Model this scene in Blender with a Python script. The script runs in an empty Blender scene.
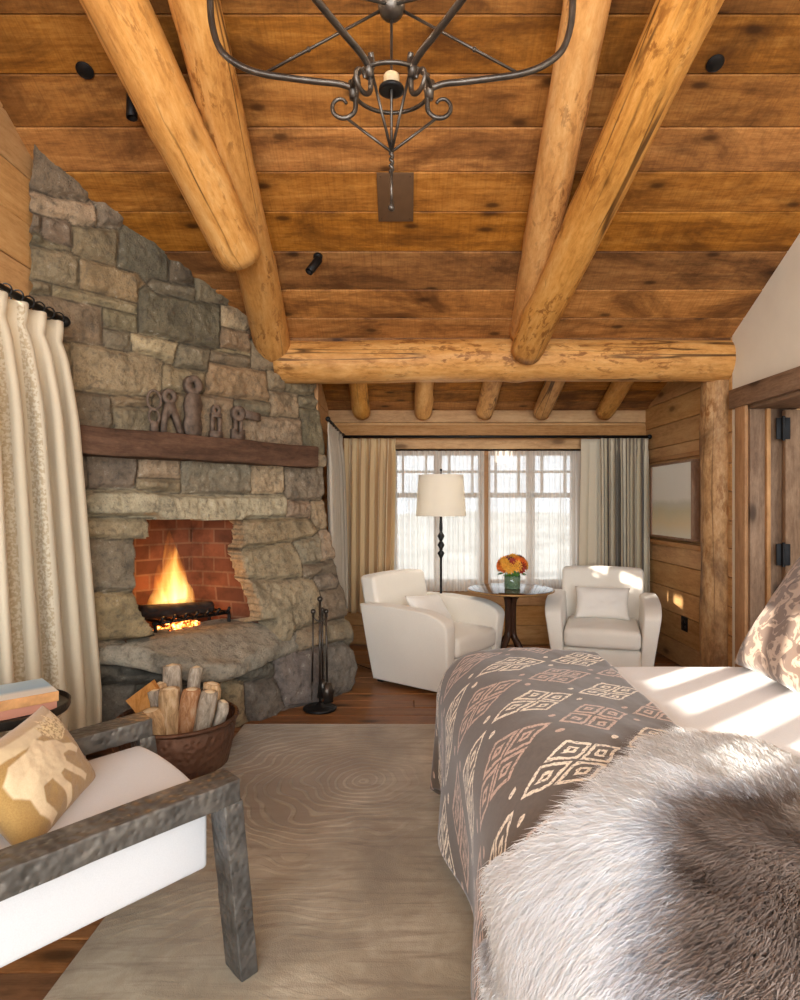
import bpy, bmesh, math, random
import numpy as np
from mathutils import Vector, Matrix
PI = math.pi
random.seed(7)
SC = bpy.context.scene
COL = SC.collection
F, CX, CY, EYE = 640.0, 405.0, 503.0, 1.45
RW, LW, FARY, BACKY = 2.45, -2.06, 6.53, -3.0

def P(px, py, y):
    """world point of photo pixel (px,py) at depth y"""
    return Vector(((px - CX) / F * y, y, EYE + (CY - py) / F * y))

def ceil_z(y):
    return EYE + 3.716 - 0.514 * y

def srgb(r, g, b):
    def f(c):
        c /= 255.0
        return c / 12.92 if c <= 0.04045 else ((c + 0.055) / 1.055) ** 2.4
    return (f(r), f(g), f(b), 1.0)

# ---------------------------------------------------------------- object helpers
def thing(name, label, cat, loc=(0, 0, 0), rotz=0.0, group=None):
    o = bpy.data.objects.new(name, None)
    o.empty_display_size = 0.1
    COL.objects.link(o)
    o.location = loc
    o.rotation_euler = (0, 0, rotz)
    tag(o, label, cat, group)
    return o

def tag(o, label, cat, group=None):
    o['label'] = label
    o['category'] = cat
    if group:
        o['group'] = group
    return o

def obj(name, bm, m, parent=None, smooth=True, label=None, flat_angle=None):
    me = bpy.data.meshes.new(name)
    if isinstance(bm, bmesh.types.BMesh):
        bm.normal_update()
        bm.to_mesh(me)
        bm.free()
    else:
        me = bm
    if m is not None:
        me.materials.append(m)
    if smooth:
        if flat_angle is None:
            me.shade_smooth()
        else:
            me.polygons.foreach_set('use_smooth', [True] * len(me.polygons))
            try:
                me.set_sharp_from_angle(angle=flat_angle)
            except Exception:
                pass
    o = bpy.data.objects.new(name, me)
    COL.objects.link(o)
    if parent is not None:
        o.parent = parent
    if label:
        o['label'] = label
    return o

def struct(name, bm, m, parent=None, smooth=False, flat_angle=None):
    o = obj(name, bm, m, parent, smooth, None, flat_angle)
    if parent is None:
        o['kind'] = 'structure'
    return o

def copy_thing(src, loc=None, rotz=None, label=None, group=None):
    r = src.copy()
    COL.objects.link(r)
    if loc is not None:
        r.location = loc
    if rotz is not None:
        r.rotation_euler = (0, 0, rotz)
    if label:
        r['label'] = label
    if group:
        r['group'] = group
    for ch in list(src.children):
        c = ch.copy()
        COL.objects.link(c)
        c.parent = r
        for g in list(ch.children):
            d = g.copy()
            COL.objects.link(d)
            d.parent = c
    return r

# ---------------------------------------------------------------- mesh helpers
def layer(bm, name='rnd'):
    return bm.faces.layers.float.get(name) or bm.faces.layers.float.new(name)

def add_box(bm, lo, hi, bevel=0.0, segs=2, fn=None, M=None):
    lo, hi = Vector(lo), Vector(hi)
    tmp = bmesh.new()
    bmesh.ops.create_cube(tmp, size=1.0)
    c, s = (lo + hi) / 2, hi - lo
    for v in tmp.verts:
        v.co = Vector((v.co.x * s.x + c.x, v.co.y * s.y + c.y, v.co.z * s.z + c.z))
    if bevel > 0:
        bmesh.ops.bevel(tmp, geom=list(tmp.edges), offset=bevel, segments=segs, profile=0.5, affect='EDGES')
    join(bm, tmp, fn, M)

def join(bm, tmp, fn=None, M=None):
    vs = {}
    for v in tmp.verts:
        co = v.co.copy()
        if fn:
            co = Vector(fn(co))
        if M is not None:
            co = M @ co
        vs[v] = bm.verts.new(co)
    out = []
    for f in tmp.faces:
        try:
            out.append(bm.faces.new([vs[v] for v in f.verts]))
        except ValueError:
            pass
    tmp.free()
    return out

def soft_box(lo, hi, bevel, cuts=6, segs=3, fn=None):
    """bevelled box with subdivided faces so that fn can bend it"""
    tmp = bmesh.new()
    lo, hi = Vector(lo), Vector(hi)
    bmesh.ops.create_cube(tmp, size=1.0)
    c, s = (lo + hi) / 2, hi - lo
    for v in tmp.verts:
        v.co = Vector((v.co.x * s.x + c.x, v.co.y * s.y + c.y, v.co.z * s.z + c.z))
    bmesh.ops.bevel(tmp, geom=list(tmp.edges), offset=bevel, segments=segs, profile=0.5, affect='EDGES')
    for ax in range(3):
        for k in range(1, cuts):
            co = Vector((0, 0, 0)); co[ax] = lo[ax] + s[ax] * k / cuts
            no = Vector((0, 0, 0)); no[ax] = 1
            bmesh.ops.bisect_plane(tmp, geom=list(tmp.verts) + list(tmp.edges) + list(tmp.faces), plane_co=co, plane_no=no, dist=1e-5)
    if fn:
        for v in tmp.verts:
            v.co = Vector(fn(v.co.copy()))
    return tmp

def smooth_path(pts, n=8):
    pts = [Vector(p) for p in pts]
    out = []
    for i in range(len(pts) - 1):
        p0 = pts[max(i - 1, 0)]; p1 = pts[i]; p2 = pts[i + 1]; p3 = pts[min(i + 2, len(pts) - 1)]
        for k in range(n):
            t = k / n
            out.append(0.5 * ((2 * p1) + (p2 - p0) * t + (2 * p0 - 5 * p1 + 4 * p2 - p3) * t * t + (3 * p1 - p0 - 3 * p2 + p3) * t ** 3))
    out.append(pts[-1])
    return out

def add_tube(bm, pts, r, seg=10, closed=False, caps=True):
    pts = [Vector(p) for p in pts]
    n = len(pts)
    rs = [r] * n if not hasattr(r, '__len__') else [r[0] + (r[-1] - r[0]) * i / (n - 1) for i in range(n)] if len(r) == 2 else list(r)
    rings = []
    prev = None
    for i in range(n):
        if closed:
            t = pts[(i + 1) % n] - pts[i - 1]
        else:
            t = pts[min(i + 1, n - 1)] - pts[max(i - 1, 0)]
        t.normalize()
        if prev is None:
            a = Vector((0, 0, 1)) if abs(t.z) < 0.9 else Vector((1, 0, 0))
            u = t.cross(a).normalized()
        else:
            u = (prev - t * prev.dot(t))
            if u.length < 1e-6:
                u = t.orthogonal()
            u.normalize()
        prev = u
        v = t.cross(u)
        rings.append([bm.verts.new(pts[i] + (u * math.cos(2 * PI * k / seg) + v * math.sin(2 * PI * k / seg)) * rs[i]) for k in range(seg)])
    m = n if closed else n - 1
    for i in range(m):
        A, B = rings[i], rings[(i + 1) % n]
        for k in range(seg):
            bm.faces.new((A[k], A[(k + 1) % seg], B[(k + 1) % seg], B[k]))
    if caps and not closed:
        bm.faces.new(list(reversed(rings[0])))
        bm.faces.new(rings[-1])

def add_lathe(bm, prof, seg=28, c=(0, 0, 0), cap=True):
    c = Vector(c)
    rings = []
    for r, z in prof:
        rings.append([bm.verts.new(c + Vector((r * math.cos(2 * PI * k / seg), r * math.sin(2 * PI * k / seg), z))) for k in range(seg)])
    for A, B in zip(rings, rings[1:]):
        for k in range(seg):
            bm.faces.new((A[k], A[(k + 1) % seg], B[(k + 1) % seg], B[k]))
    if cap:
        if prof[0][0] > 1e-5:
            bm.faces.new(list(reversed(rings[0])))
        if prof[-1][0] > 1e-5:
            bm.faces.new(rings[-1])
    bmesh.ops.remove_doubles(bm, verts=bm.verts, dist=1e-6)

def add_sphere(bm, c, r, seg=14, sc=(1, 1, 1)):
    tmp = bmesh.new()
    bmesh.ops.create_uvsphere(tmp, u_segments=seg, v_segments=max(6, seg * 2 // 3), radius=1)
    join(bm, tmp, lambda p: Vector(c) + Vector((p.x * r * sc[0], p.y * r * sc[1], p.z * r * sc[2])))

def add_prism(bm, poly, axis_fn, d0, d1):
    """poly of (a,b) extruded between d0 and d1; axis_fn(a,b,d) -> point"""
    A = [bm.verts.new(axis_fn(a, b, d0)) for a, b in poly]
    B = [bm.verts.new(axis_fn(a, b, d1)) for a, b in poly]
    n = len(poly)
    bm.faces.new(A)
    bm.faces.new(list(reversed(B)))
    for i in range(n):
        bm.faces.new((A[i], B[i], B[(i + 1) % n], A[(i + 1) % n]))
    bmesh.ops.recalc_face_normals(bm, faces=bm.faces)

def grid_mesh(name, Pxyz, nu, nv, mat, uv=None, attrs=None, parent=None, smooth=True, closed_u=False):
    """regular grid mesh from an (nv,nu,3) array"""
    Pxyz = np.asarray(Pxyz, dtype=np.float64).reshape(nv * nu, 3)
    idx = np.arange(nv * nu).reshape(nv, nu)
    a = idx[:-1, :-1].ravel(); b = idx[:-1, 1:].ravel(); c = idx[1:, 1:].ravel(); d = idx[1:, :-1].ravel()
    q = np.stack([a, b, c, d], 1)
    me = bpy.data.meshes.new(name)
    me.from_pydata(Pxyz.tolist(), [], q.tolist())
    if uv is not None:
        uvl = me.uv_layers.new(name='UVMap')
        uvf = np.asarray(uv, dtype=np.float64).reshape(nv * nu, 2)
        loops = np.zeros(len(me.loops), dtype=np.int32)
        me.loops.foreach_get('vertex_index', loops)
        uvl.data.foreach_set('uv', uvf[loops].astype(np.float32).ravel())
    for k, val in (attrs or {}).items():
        val = np.asarray(val)
        if val.ndim >= 2 and val.shape[-1] == 3:
            at = me.attributes.new(k, 'FLOAT_COLOR', 'POINT')
            v4 = np.ones((nv * nu, 4), np.float32); v4[:, :3] = val.reshape(nv * nu, 3)
            at.data.foreach_set('color', v4.ravel())
        else:
            at = me.attributes.new(k, 'FLOAT', 'POINT')
            at.data.foreach_set('value', val.astype(np.float32).ravel())
    return obj(name, me, mat, parent, smooth)

# ---------------------------------------------------------------- numpy value noise
def _hash(ix, iy, s):
    h = np.sin(ix * 127.1 + iy * 311.7 + s * 74.7) * 43758.5453
    return h - np.floor(h)

def vnoise(x, y, s=0):
    x = np.asarray(x, float); y = np.asarray(y, float)
    ix, iy = np.floor(x), np.floor(y)
    fx, fy = x - ix, y - iy
    fx = fx * fx * (3 - 2 * fx); fy = fy * fy * (3 - 2 * fy)
    a = _hash(ix, iy, s); b = _hash(ix + 1, iy, s); c = _hash(ix, iy + 1, s); d = _hash(ix + 1, iy + 1, s)
    return (a * (1 - fx) + b * fx) * (1 - fy) + (c * (1 - fx) + d * fx) * fy

def fbm(x, y, s=0, o=4):
    t = 0; a = 0.5
    for k in range(o):
        t = t + a * (vnoise(x * 2 ** k, y * 2 ** k, s + k * 13) - 0.5)
        a *= 0.5
    return t

def sstep(a, b, x):
    t = np.clip((x - a) / (b - a), 0, 1)
    return t * t * (3 - 2 * t)

def in_poly(X, Y, poly):
    inside = np.zeros(np.shape(X), bool)
    n = len(poly)
    j = n - 1
    for i in range(n):
        xi, yi = poly[i]; xj, yj = poly[j]
        cond = ((yi > Y) != (yj > Y)) & (X < (xj - xi) * (Y - yi) / (yj - yi + 1e-12) + xi)
        inside ^= cond
        j = i
    return inside

def sd_poly(X, Y, poly):
    d = np.full(np.shape(X), 1e9)
    n = len(poly)
    for i in range(n):
        x0, y0 = poly[i]; x1, y1 = poly[(i + 1) % n]
        dx, dy = x1 - x0, y1 - y0
        t = np.clip(((X - x0) * dx + (Y - y0) * dy) / (dx * dx + dy * dy + 1e-12), 0, 1)
        d = np.minimum(d, np.hypot(X - x0 - t * dx, Y - y0 - t * dy))
    return np.where(in_poly(X, Y, poly), -d, d)

# ---------------------------------------------------------------- material helpers
class NT:
    def __init__(self, name):
        self.m = bpy.data.materials.new(name)
        self.m.use_nodes = True
        self.nt = self.m.node_tree
        self.nt.nodes.clear()
        self.out = self.n('ShaderNodeOutputMaterial')
    def n(self, t, **kw):
        nd = self.nt.nodes.new(t)
        for k, v in kw.items():
            setattr(nd, k, v)
        return nd
    def l(self, a, b):
        self.nt.links.new(a, b)
    def val(self, sock, v):
        if isinstance(v, bpy.types.NodeSocket):
            self.l(v, sock)
        else:
            sock.default_value = v
    def math(self, op, a, b=0.0, c=0.0, clamp=False):
        nd = self.n('ShaderNodeMath', operation=op, use_clamp=clamp)
        self.val(nd.inputs[0], a); self.val(nd.inputs[1], b)
        if len(nd.inputs) > 2:
            self.val(nd.inputs[2], c)
        return nd.outputs[0]
    def mix(self, f, a, b, blend='MIX'):
        nd = self.n('ShaderNodeMix', data_type='RGBA', blend_type=blend)
        self.val(nd.inputs[0], f); self.val(nd.inputs[6], a); self.val(nd.inputs[7], b)
        return nd.outputs[2]
    def ramp(self, f, stops, interp='LINEAR'):
        nd = self.n('ShaderNodeValToRGB')
        cr = nd.color_ramp
        cr.interpolation = interp
        while len(cr.elements) < len(stops):
            cr.elements.new(0.5)
        for e, (p, c) in zip(cr.elements, stops):
            e.position = p
            e.color = c if hasattr(c, '__len__') else (c, c, c, 1)
        self.val(nd.inputs[0], f)
        return nd.outputs[0]
    def noise(self, vec, scale, detail=4, rough=0.55, dist=0.0):
        nd = self.n('ShaderNodeTexNoise')
        if vec is not None:
            self.l(vec, nd.inputs['Vector'])
        nd.inputs['Scale'].default_value = scale
        nd.inputs['Detail'].default_value = detail
        nd.inputs['Roughness'].default_value = rough
        nd.inputs['Distortion'].default_value = dist
        return nd.outputs[0]
    def voro(self, vec, scale, feature='F1', rnd=1.0, dim='3D'):
        nd = self.n('ShaderNodeTexVoronoi', feature=feature, voronoi_dimensions=dim)
        if vec is not None:
            self.l(vec, nd.inputs['Vector'])
        nd.inputs['Scale'].default_value = scale
        nd.inputs['Randomness'].default_value = rnd
        return nd
    def mapv(self, vec, scale=(1, 1, 1), loc=(0, 0, 0), rot=(0, 0, 0)):
        nd = self.n('ShaderNodeMapping')
        self.l(vec, nd.inputs[0])
        nd.inputs['Location'].default_value = loc
        nd.inputs['Rotation'].default_value = rot
        nd.inputs['Scale'].default_value = scale
        return nd.outputs[0]
    def attr(self, name, out='Fac'):
        nd = self.n('ShaderNodeAttribute', attribute_name=name)
        return nd.outputs[out]
    def coord(self, which='Object'):
        return self.n('ShaderNodeTexCoord').outputs[which]
    def sep(self, vec):
        nd = self.n('ShaderNodeSeparateXYZ'); self.l(vec, nd.inputs[0]); return nd.outputs
    def comb(self, x, y, z):
        nd = self.n('ShaderNodeCombineXYZ')
        for i, v in enumerate((x, y, z)):
            self.val(nd.inputs[i], v)
        return nd.outputs[0]
    def bump(self, h, strength=0.3, dist=0.01, normal=None):
        nd = self.n('ShaderNodeBump')
        nd.inputs['Strength'].default_value = strength
        nd.inputs['Distance'].default_value = dist
        self.l(h, nd.inputs['Height'])
        if normal is not None:
            self.l(normal, nd.inputs['Normal'])
        return nd.outputs[0]
    def pbr(self, col, rough=0.6, metal=0.0, spec=0.5, normal=None, **kw):
        b = self.n('ShaderNodeBsdfPrincipled')
        self.val(b.inputs['Base Color'], col)
        self.val(b.inputs['Roughness'], rough)
        self.val(b.inputs['Metallic'], metal)
        self.val(b.inputs['Specular IOR Level'], spec)
        if normal is not None:
            self.l(normal, b.inputs['Normal'])
        for k, v in kw.items():
            self.val(b.inputs[k.replace('_', ' ')], v)
        return b.outputs[0]
    def done(self, sh):
        self.l(sh, self.out.inputs[0])
        return self.m

def wood(name, dark, mid, light, coord='UV', along=0.9, across=16, rough=0.55, var=0.35, knots=True, stain=0.35, bump=0.25, saw=0.0, cracks=0.0, knot_scale=(1.4, 3.6, 1), offset=0.0):
    t = NT(name)
    if coord == 'UV':
        uv = t.sep(t.coord('UV'))
        r = t.attr('rnd')
        u, v, w = uv[0], uv[1], t.math('MULTIPLY', r, 37.0)
        vec = t.comb(t.math('ADD', u, w), v, w)
    else:                       # local Z runs along the grain
        s = t.sep(t.coord('Object'))
        r = t.n('ShaderNodeObjectInfo').outputs['Random']
        w = t.math('MULTIPLY', r, 37.0)
        vec = t.comb(t.math('ADD', s[2], w), s[0], t.math('ADD', s[1], w))
        if coord == 'OBJ3':
            pass
    zs = across if coord != 'UV' else 1
    g = t.noise(t.mapv(vec, (along, across, zs)), 1.0, 10, 0.68, 0.9)
    fine = t.noise(t.mapv(vec, (along * 7, across * 7, zs * 7 if coord != 'UV' else 1)), 1.0, 5, 0.7, 0.3)
    speck = t.noise(t.mapv(vec, (14, 34, 34 if coord != 'UV' else 1)), 1.0, 5, 0.75, 0.5)
    base = t.ramp(t.math('ADD', t.math('ADD', t.math('MULTIPLY', g, 0.5), t.math('MULTIPLY', fine, 0.22)), t.math('MULTIPLY', speck, 0.28)), [(0.33, dark), (0.5, mid), (0.67, light)])
    blot = t.noise(t.mapv(vec, (1.6, 3.2, 3.2 if coord != 'UV' else 1)), 1.0, 9, 0.68, 0.6)
    blotm = t.ramp(blot, [(0.46, 0), (0.64, 1)])
    col = t.mix(t.math('MULTIPLY', blotm, stain), base, dark)
    if knots:
        vn = t.voro(t.mapv(vec, knot_scale if coord == 'UV' else (knot_scale[0], knot_scale[1] * 1.5, knot_scale[1] * 1.5)), 1.0, dim='2D' if coord == 'UV' else '3D')
        km = t.ramp(vn.outputs['Distance'], [(0.0, 1), (0.06, 0.9), (0.12, 0.3), (0.26, 0)])
        # only some cells hold a knot
        cc = t.sep(vn.outputs['Color'])
        km = t.math('MULTIPLY', km, t.math('GREATER_THAN', cc[0], 0.62))
        col = t.mix(t.math('MULTIPLY', km, 0.9), col, tuple(c * 0.45 for c in dark[:3]) + (1,))
    if saw > 0:
        wv = t.noise(t.mapv(vec, (110, 4, 1)), 1.0, 4, 0.6, 0.1)
        col = t.mix(t.math('MULTIPLY', t.ramp(wv, [(0.45, 0), (0.75, 1)]), saw), col, dark)
    hcol = None
    if cracks > 0:
        cv = t.noise(t.mapv(vec, (0.16, 4.2, 4.2)), 1.0, 3, 0.55, 0.0)
        cd = t.math('ABSOLUTE', t.math('SUBTRACT', cv, 0.5))
        cm = t.ramp(cd, [(0.0, 1), (0.005, 0.7), (0.009, 0)])
        gate = t.ramp(t.noise(t.mapv(vec, (0.8, 1.4, 1.4)), 1.0, 2), [(0.48, 0), (0.56, 1)])
        cm = t.math('MULTIPLY', cm, gate)
        col = t.mix(t.math('MULTIPLY', cm, cracks), col, srgb(60, 36, 18))
        fl = t.math('MULTIPLY', t.ramp(t.noise(t.mapv(vec, (9, 22, 22)), 1.0, 5, 0.65, 0.4), [(0.53, 0), (0.61, 1)]), t.ramp(t.noise(t.mapv(vec, (1.3, 3, 3)), 1.0, 3), [(0.44, 0.1), (0.6, 1)]))
        col = t.mix(t.math('MULTIPLY', fl, 0.8), col, srgb(122, 74, 36))
    hs = t.n('ShaderNodeHueSaturation')
    t.l(col, hs.inputs['Color'])
    t.l(t.math('ADD', t.math('MULTIPLY', r, var), 1.0 - var * 0.55), hs.inputs['Value'])
    t.l(t.math('ADD', t.math('MULTIPLY', t.math('FRACT', t.math('MULTIPLY', r, 7.3)), 0.12), 0.96), hs.inputs['Saturation'])
    nb = t.bump(t.math('ADD', g, t.math('MULTIPLY', fine, 0.5)), bump, 0.006)
    return t.done(t.pbr(hs.outputs[0], rough, 0, 0.22, nb))

def plain(name, col, rough=0.6, metal=0.0, noise_scale=0, noise_amt=0.15, bump=0.0, bscale=200, spec=0.5, **kw):
    t = NT(name)
    c = col
    co = t.coord('Object')
    if noise_scale:
        nz = t.noise(co, noise_scale, 5)
        dk = tuple(x * (1 - noise_amt) for x in col[:3]) + (1,)
        lt = tuple(min(1, x * (1 + noise_amt)) for x in col[:3]) + (1,)
        c = t.ramp(nz, [(0.3, dk), (0.7, lt)])
    nb = None
    if bump:
        nb = t.bump(t.noise(co, bscale, 3), bump, 0.003)
    return t.done(t.pbr(c, rough, metal, spec, nb, **kw))

def fabric(name, col, scale=260, amt=0.10, rough=0.95, sheen=0.3, translucent=0.0, mott=None):
    t = NT(name)
    co = t.coord('Object')
    nz = t.noise(co, scale, 2)
    big = t.noise(co, 3.0, 3)
    dk = tuple(x * (1 - amt) for x in col[:3]) + (1,)
    lt = tuple(min(1, x * (1 + amt * 0.5)) for x in col[:3]) + (1,)
    c = t.ramp(t.math('ADD', t.math('MULTIPLY', nz, 0.7), t.math('MULTIPLY', big, 0.3)), [(0.35, dk), (0.65, lt)])
    nb = t.bump(nz, 0.12, 0.002)
    sh = t.pbr(c, rough, 0, 0.2, nb, Sheen_Weight=sheen)
    return t.done(sh)
# ================================================================= MATERIALS
M_ceil = wood('ceiling_planks', srgb(84, 50, 23), srgb(160, 106, 52), srgb(200, 144, 80), 'UV', 0.9, 9, 0.6, 0.6, True, 0.85, 0.35, 0.35, 0.0, (2.2, 5.0, 1))
M_log = wood('peeled_log', srgb(150, 96, 46), srgb(204, 150, 86), srgb(226, 182, 122), 'OBJ', 1.2, 8, 0.5, 0.12, True, 0.22, 0.35, 0, 0.9, (2.2, 4.5, 1))
M_post = wood('weathered_post', srgb(92, 64, 42), srgb(180, 140, 98), srgb(212, 180, 138), 'OBJ', 2.4, 7, 0.6, 0.1, True, 0.8, 0.4, 0, 0.6)
M_wall = wood('wall_planks', srgb(152, 108, 66), srgb(198, 154, 104), srgb(216, 178, 130), 'UV', 1.0, 9, 0.6, 0.25, True, 0.25, 0.2)
M_trimw = wood('barn_trim', srgb(88, 64, 48), srgb(142, 112, 86), srgb(172, 142, 114), 'UV', 1.2, 14, 0.7, 0.2, True, 0.4, 0.4)
M_trimo = wood('orange_trim', srgb(126, 88, 54), srgb(178, 132, 88), srgb(198, 156, 112), 'UV', 1.0, 12, 0.6, 0.15, False, 0.3, 0.3)
M_floor = wood('floor_planks', srgb(84, 54, 32), srgb(142, 98, 64), srgb(172, 126, 88), 'UV', 1.0, 12, 0.33, 0.4, True, 0.35, 0.15)
M_mantel = wood('mantel_beam', srgb(52, 38, 30), srgb(92, 68, 54), srgb(124, 96, 78), 'UV', 1.4, 10, 0.7, 0.1, False, 0.5, 0.5)
M_iron = plain('wrought_iron', srgb(80, 73, 66), 0.36, 0.8, 14, 0.4, 0.5, 60)
M_black = plain('black_metal', srgb(30, 29, 29), 0.5, 0.6, 20, 0.3, 0.2, 90)
M_plaster = plain('plaster', srgb(230, 222, 204), 0.9, 0, 5, 0.03, 0.15, 90, 0.2)
M_glass = None
def make_glass():
    t = NT('window_glass')
    tr = t.n('ShaderNodeBsdfTransparent')
    gl = t.n('ShaderNodeBsdfGlossy')
    gl.inputs['Roughness'].default_value = 0.02
    mx = t.n('ShaderNodeMixShader')
    mx.inputs[0].default_value = 0.015
    t.l(tr.outputs[0], mx.inputs[1]); t.l(gl.outputs[0], mx.inputs[2])
    return t.done(mx.outputs[0])
M_glass = make_glass()

# ================================================================= BOARDS
def add_board(bm, O, U, V, N, u0, u1, v0, v1, th, rnd, gap=0.003, flare=0.0):
    uvl = bm.loops.layers.uv.verify()
    rl = layer(bm)
    def pt(u, v, d):
        return O + U * u + V * v + N * d
    g = gap
    e = 0.005
    pts = []
    # front face slightly inset (eased edge), side walls go back
    fr = [pt(u0 + g + e, v0 + g + e, th), pt(u1 - g - e, v0 + g + e, th), pt(u1 - g - e, v1 - g - e, th), pt(u0 + g + e, v1 - g - e, th)]
    md = [pt(u0 + g, v0 + g, th - e), pt(u1 - g, v0 + g, th - e), pt(u1 - g, v1 - g, th - e), pt(u0 + g, v1 - g, th - e)]
    bk = [pt(u0 + g, v0 + g, 0), pt(u1 - g, v0 + g, 0), pt(u1 - g, v1 - g, 0), pt(u0 + g, v1 - g, 0)]
    fr = [bm.verts.new(p) for p in fr]; md = [bm.verts.new(p) for p in md]; bk = [bm.verts.new(p) for p in bk]
    fs = [fr]
    for i in range(4):
        j = (i + 1) % 4
        fs.append([md[i], md[j], fr[j], fr[i]])
        fs.append([bk[i], bk[j], md[j], md[i]])
    fs.append(list(reversed(bk)))
    for f in fs:
        f = bm.faces.new(f)
        f[rl] = rnd
        for lp in f.loops:
            d = lp.vert.co - O
            lp[uvl].uv = (d.dot(U), d.dot(V) + rnd * 3.1)

def add_boards(bm, O, U, V, N, ulen, vbreaks, th=0.02, holes=(), joint=0.0, seed=1, backing=0.05, gap=0.003):
    rng = random.Random(seed)
    O, U, V, N = Vector(O), Vector(U).normalized(), Vector(V).normalized(), Vector(N).normalized()
    for v0, v1 in zip(vbreaks, vbreaks[1:]):
        segs = [(0.0, ulen)]
        vc = (v0 + v1) / 2
        for (a, b, c, d) in holes:
            if c - 1e-6 < vc < d + 1e-6:
                ns = []
                for s0, s1 in segs:
                    if b <= s0 or a >= s1:
                        ns.append((s0, s1))
                    else:
                        if a > s0: ns.append((s0, a))
                        if b < s1: ns.append((b, s1))
                segs = ns
        for s0, s1 in segs:
            cuts = [s0, s1]
            if joint and s1 - s0 > 2 and rng.random() < joint:
                cuts.insert(1, s0 + (s1 - s0) * rng.uniform(0.25, 0.75))
            for a, b in zip(cuts, cuts[1:]):
                add_board(bm, O, U, V, N, a, b, v0, v1, th + rng.uniform(-0.003, 0.003), rng.random(), gap)
            if backing:
                add_board(bm, O - N * backing, U, V, N, s0 - 0.001, s1 + 0.001, v0 - 0.001, v1 + 0.001, backing - 0.001, 0.0, 0.0)

def frange(a, b, step, jit=0, rng=random):
    n = max(1, round((b - a) / step))
    out = [a + (b - a) * i / n for i in range(n + 1)]
    for i in range(1, n):
        out[i] += rng.uniform(-jit, jit)
    return out

def clip(bm, co, no):
    bmesh.ops.bisect_plane(bm, geom=list(bm.verts) + list(bm.edges) + list(bm.faces), plane_co=co, plane_no=no, dist=1e-5, clear_outer=True)

CS = math.hypot(1, 0.514)
CEILN = Vector((0, 0.514, 1)).normalized()     # up-facing normal of the main slope

# ---- floor
bm = bmesh.new()
add_boards(bm, (LW - 0.1, BACKY, 0), (1, 0, 0), (0, 1, 0), (0, 0, 1), RW - LW + 0.3, frange(0, FARY - BACKY + 0.1, 0.16, 0.015), 0.02, joint=0.95, seed=3, gap=0.0012)
bmesh.ops.translate(bm, verts=bm.verts, vec=(0, 0, -0.0235))
struct('floor', bm, M_floor)

# ---- ceiling: main slope, its back slope and the alcove's own slope
yb = [0.0, 0.25, 0.5, 0.75, 1.0, 1.24, 1.48, 1.72, 1.96, 2.2, 2.44, 2.68, 2.911, 3.141, 3.378, 3.604, 3.836, 4.10, 4.387, 4.63, 4.88]
bm = bmesh.new()
O = Vector((LW - 0.05, 0.0, ceil_z(0.0)))
Vd = Vector((0, 1, -0.514)).normalized()
add_boards(bm, O + CEILN * 0.02, (1, 0, 0), Vd, -CEILN, RW - LW + 0.1, [y * CS for y in yb], 0.02, joint=0.0, seed=11, gap=0.002)
O2 = Vector((LW - 0.05, 0.0, ceil_z(0.0)))
V2 = Vector((0, -1, -0.514)).normalized()
N2 = Vector((0, 0.514, -1)).normalized()
add_boards(bm, O2 - N2 * 0.02, (1, 0, 0), V2, N2, RW - LW + 0.1, frange(0, 3.05 * CS, 0.27), 0.02, seed=12, gap=0.002)
struct('ceiling', bm, M_ceil)
AZ0, AS = 2.385, 0.33                            # alcove ceiling: height at the window wall, slope
bm = bmesh.new()
VA = Vector((0, -1, AS)).normalized()
NA = Vector((0, -AS, -1)).normalized()
OA = Vector((-0.9, FARY + 0.02, AZ0))
add_boards(bm, OA - NA * 0.02, (1, 0, 0), VA, NA, 3.5, frange(0, 1.8, 0.22), 0.02, seed=21, gap=0.002)
add_boards(bm, (-0.9, 4.86, 2.55), (1, 0, 0), (0, 0, 1), (0, 1, 0), 3.5, [0, 0.25, 0.5], 0.02, seed=22)
struct('ceiling.001', bm, M_ceil)

# ---- left wall, with unseen high openings shaped to place the sun patches
SUN_OP2 = (1.9, 2.95, 2.02, 2.74)
SUN_OP3 = (-1.5, 0.36, 2.02, 2.74)
bm = bmesh.new()
zb = frange(0, SUN_OP2[2], 0.235, 0.015) + frange(SUN_OP2[2], SUN_OP2[3], 0.235)[1:] + frange(SUN_OP2[3], 5.2, 0.24, 0.015)[1:]
add_boards(bm, (LW - 0.02, BACKY, 0), (0, 1, 0), (0, 0, 1), (1, 0, 0), 6.6, zb, 0.02, holes=[(w[0] - BACKY, w[1] - BACKY, w[2], w[3]) for w in (SUN_OP2, SUN_OP3)], seed=31, backing=0.12, gap=0.002)
clip(bm, (0, 1.0, ceil_z(1.0) + 0.03), CEILN)
clip(bm, (0, 0.0, ceil_z(0.0) + 0.03), -N2)
struct('wall_left', bm, M_wall)
# frames of these openings; their bars stripe the sun patches
for wn, (y0, y1, z0, z1) in (('sun_opening_2', SUN_OP2), ('sun_opening_3', SUN_OP3)):
  bm = bmesh.new()
  for a, b in (((LW - 0.12, y0, z0), (LW + 0.01, y1, z0 + 0.05)), ((LW - 0.12, y0, z1 - 0.05), (LW + 0.01, y1, z1))):
      add_box(bm, a, b, 0.004)
  for y in [y0 + 0.03, y1 - 0.03] + [y0 + (y1 - y0) * k / (3 if wn == 'sun_opening_2' else 6) for k in range(1, 3 if wn == 'sun_opening_2' else 6)]:
      add_box(bm, (LW - 0.12, y - 0.022, z0), (LW + 0.01, y + 0.022, z1), 0.004)
  struct(wn, bm, M_trimo)

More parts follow.
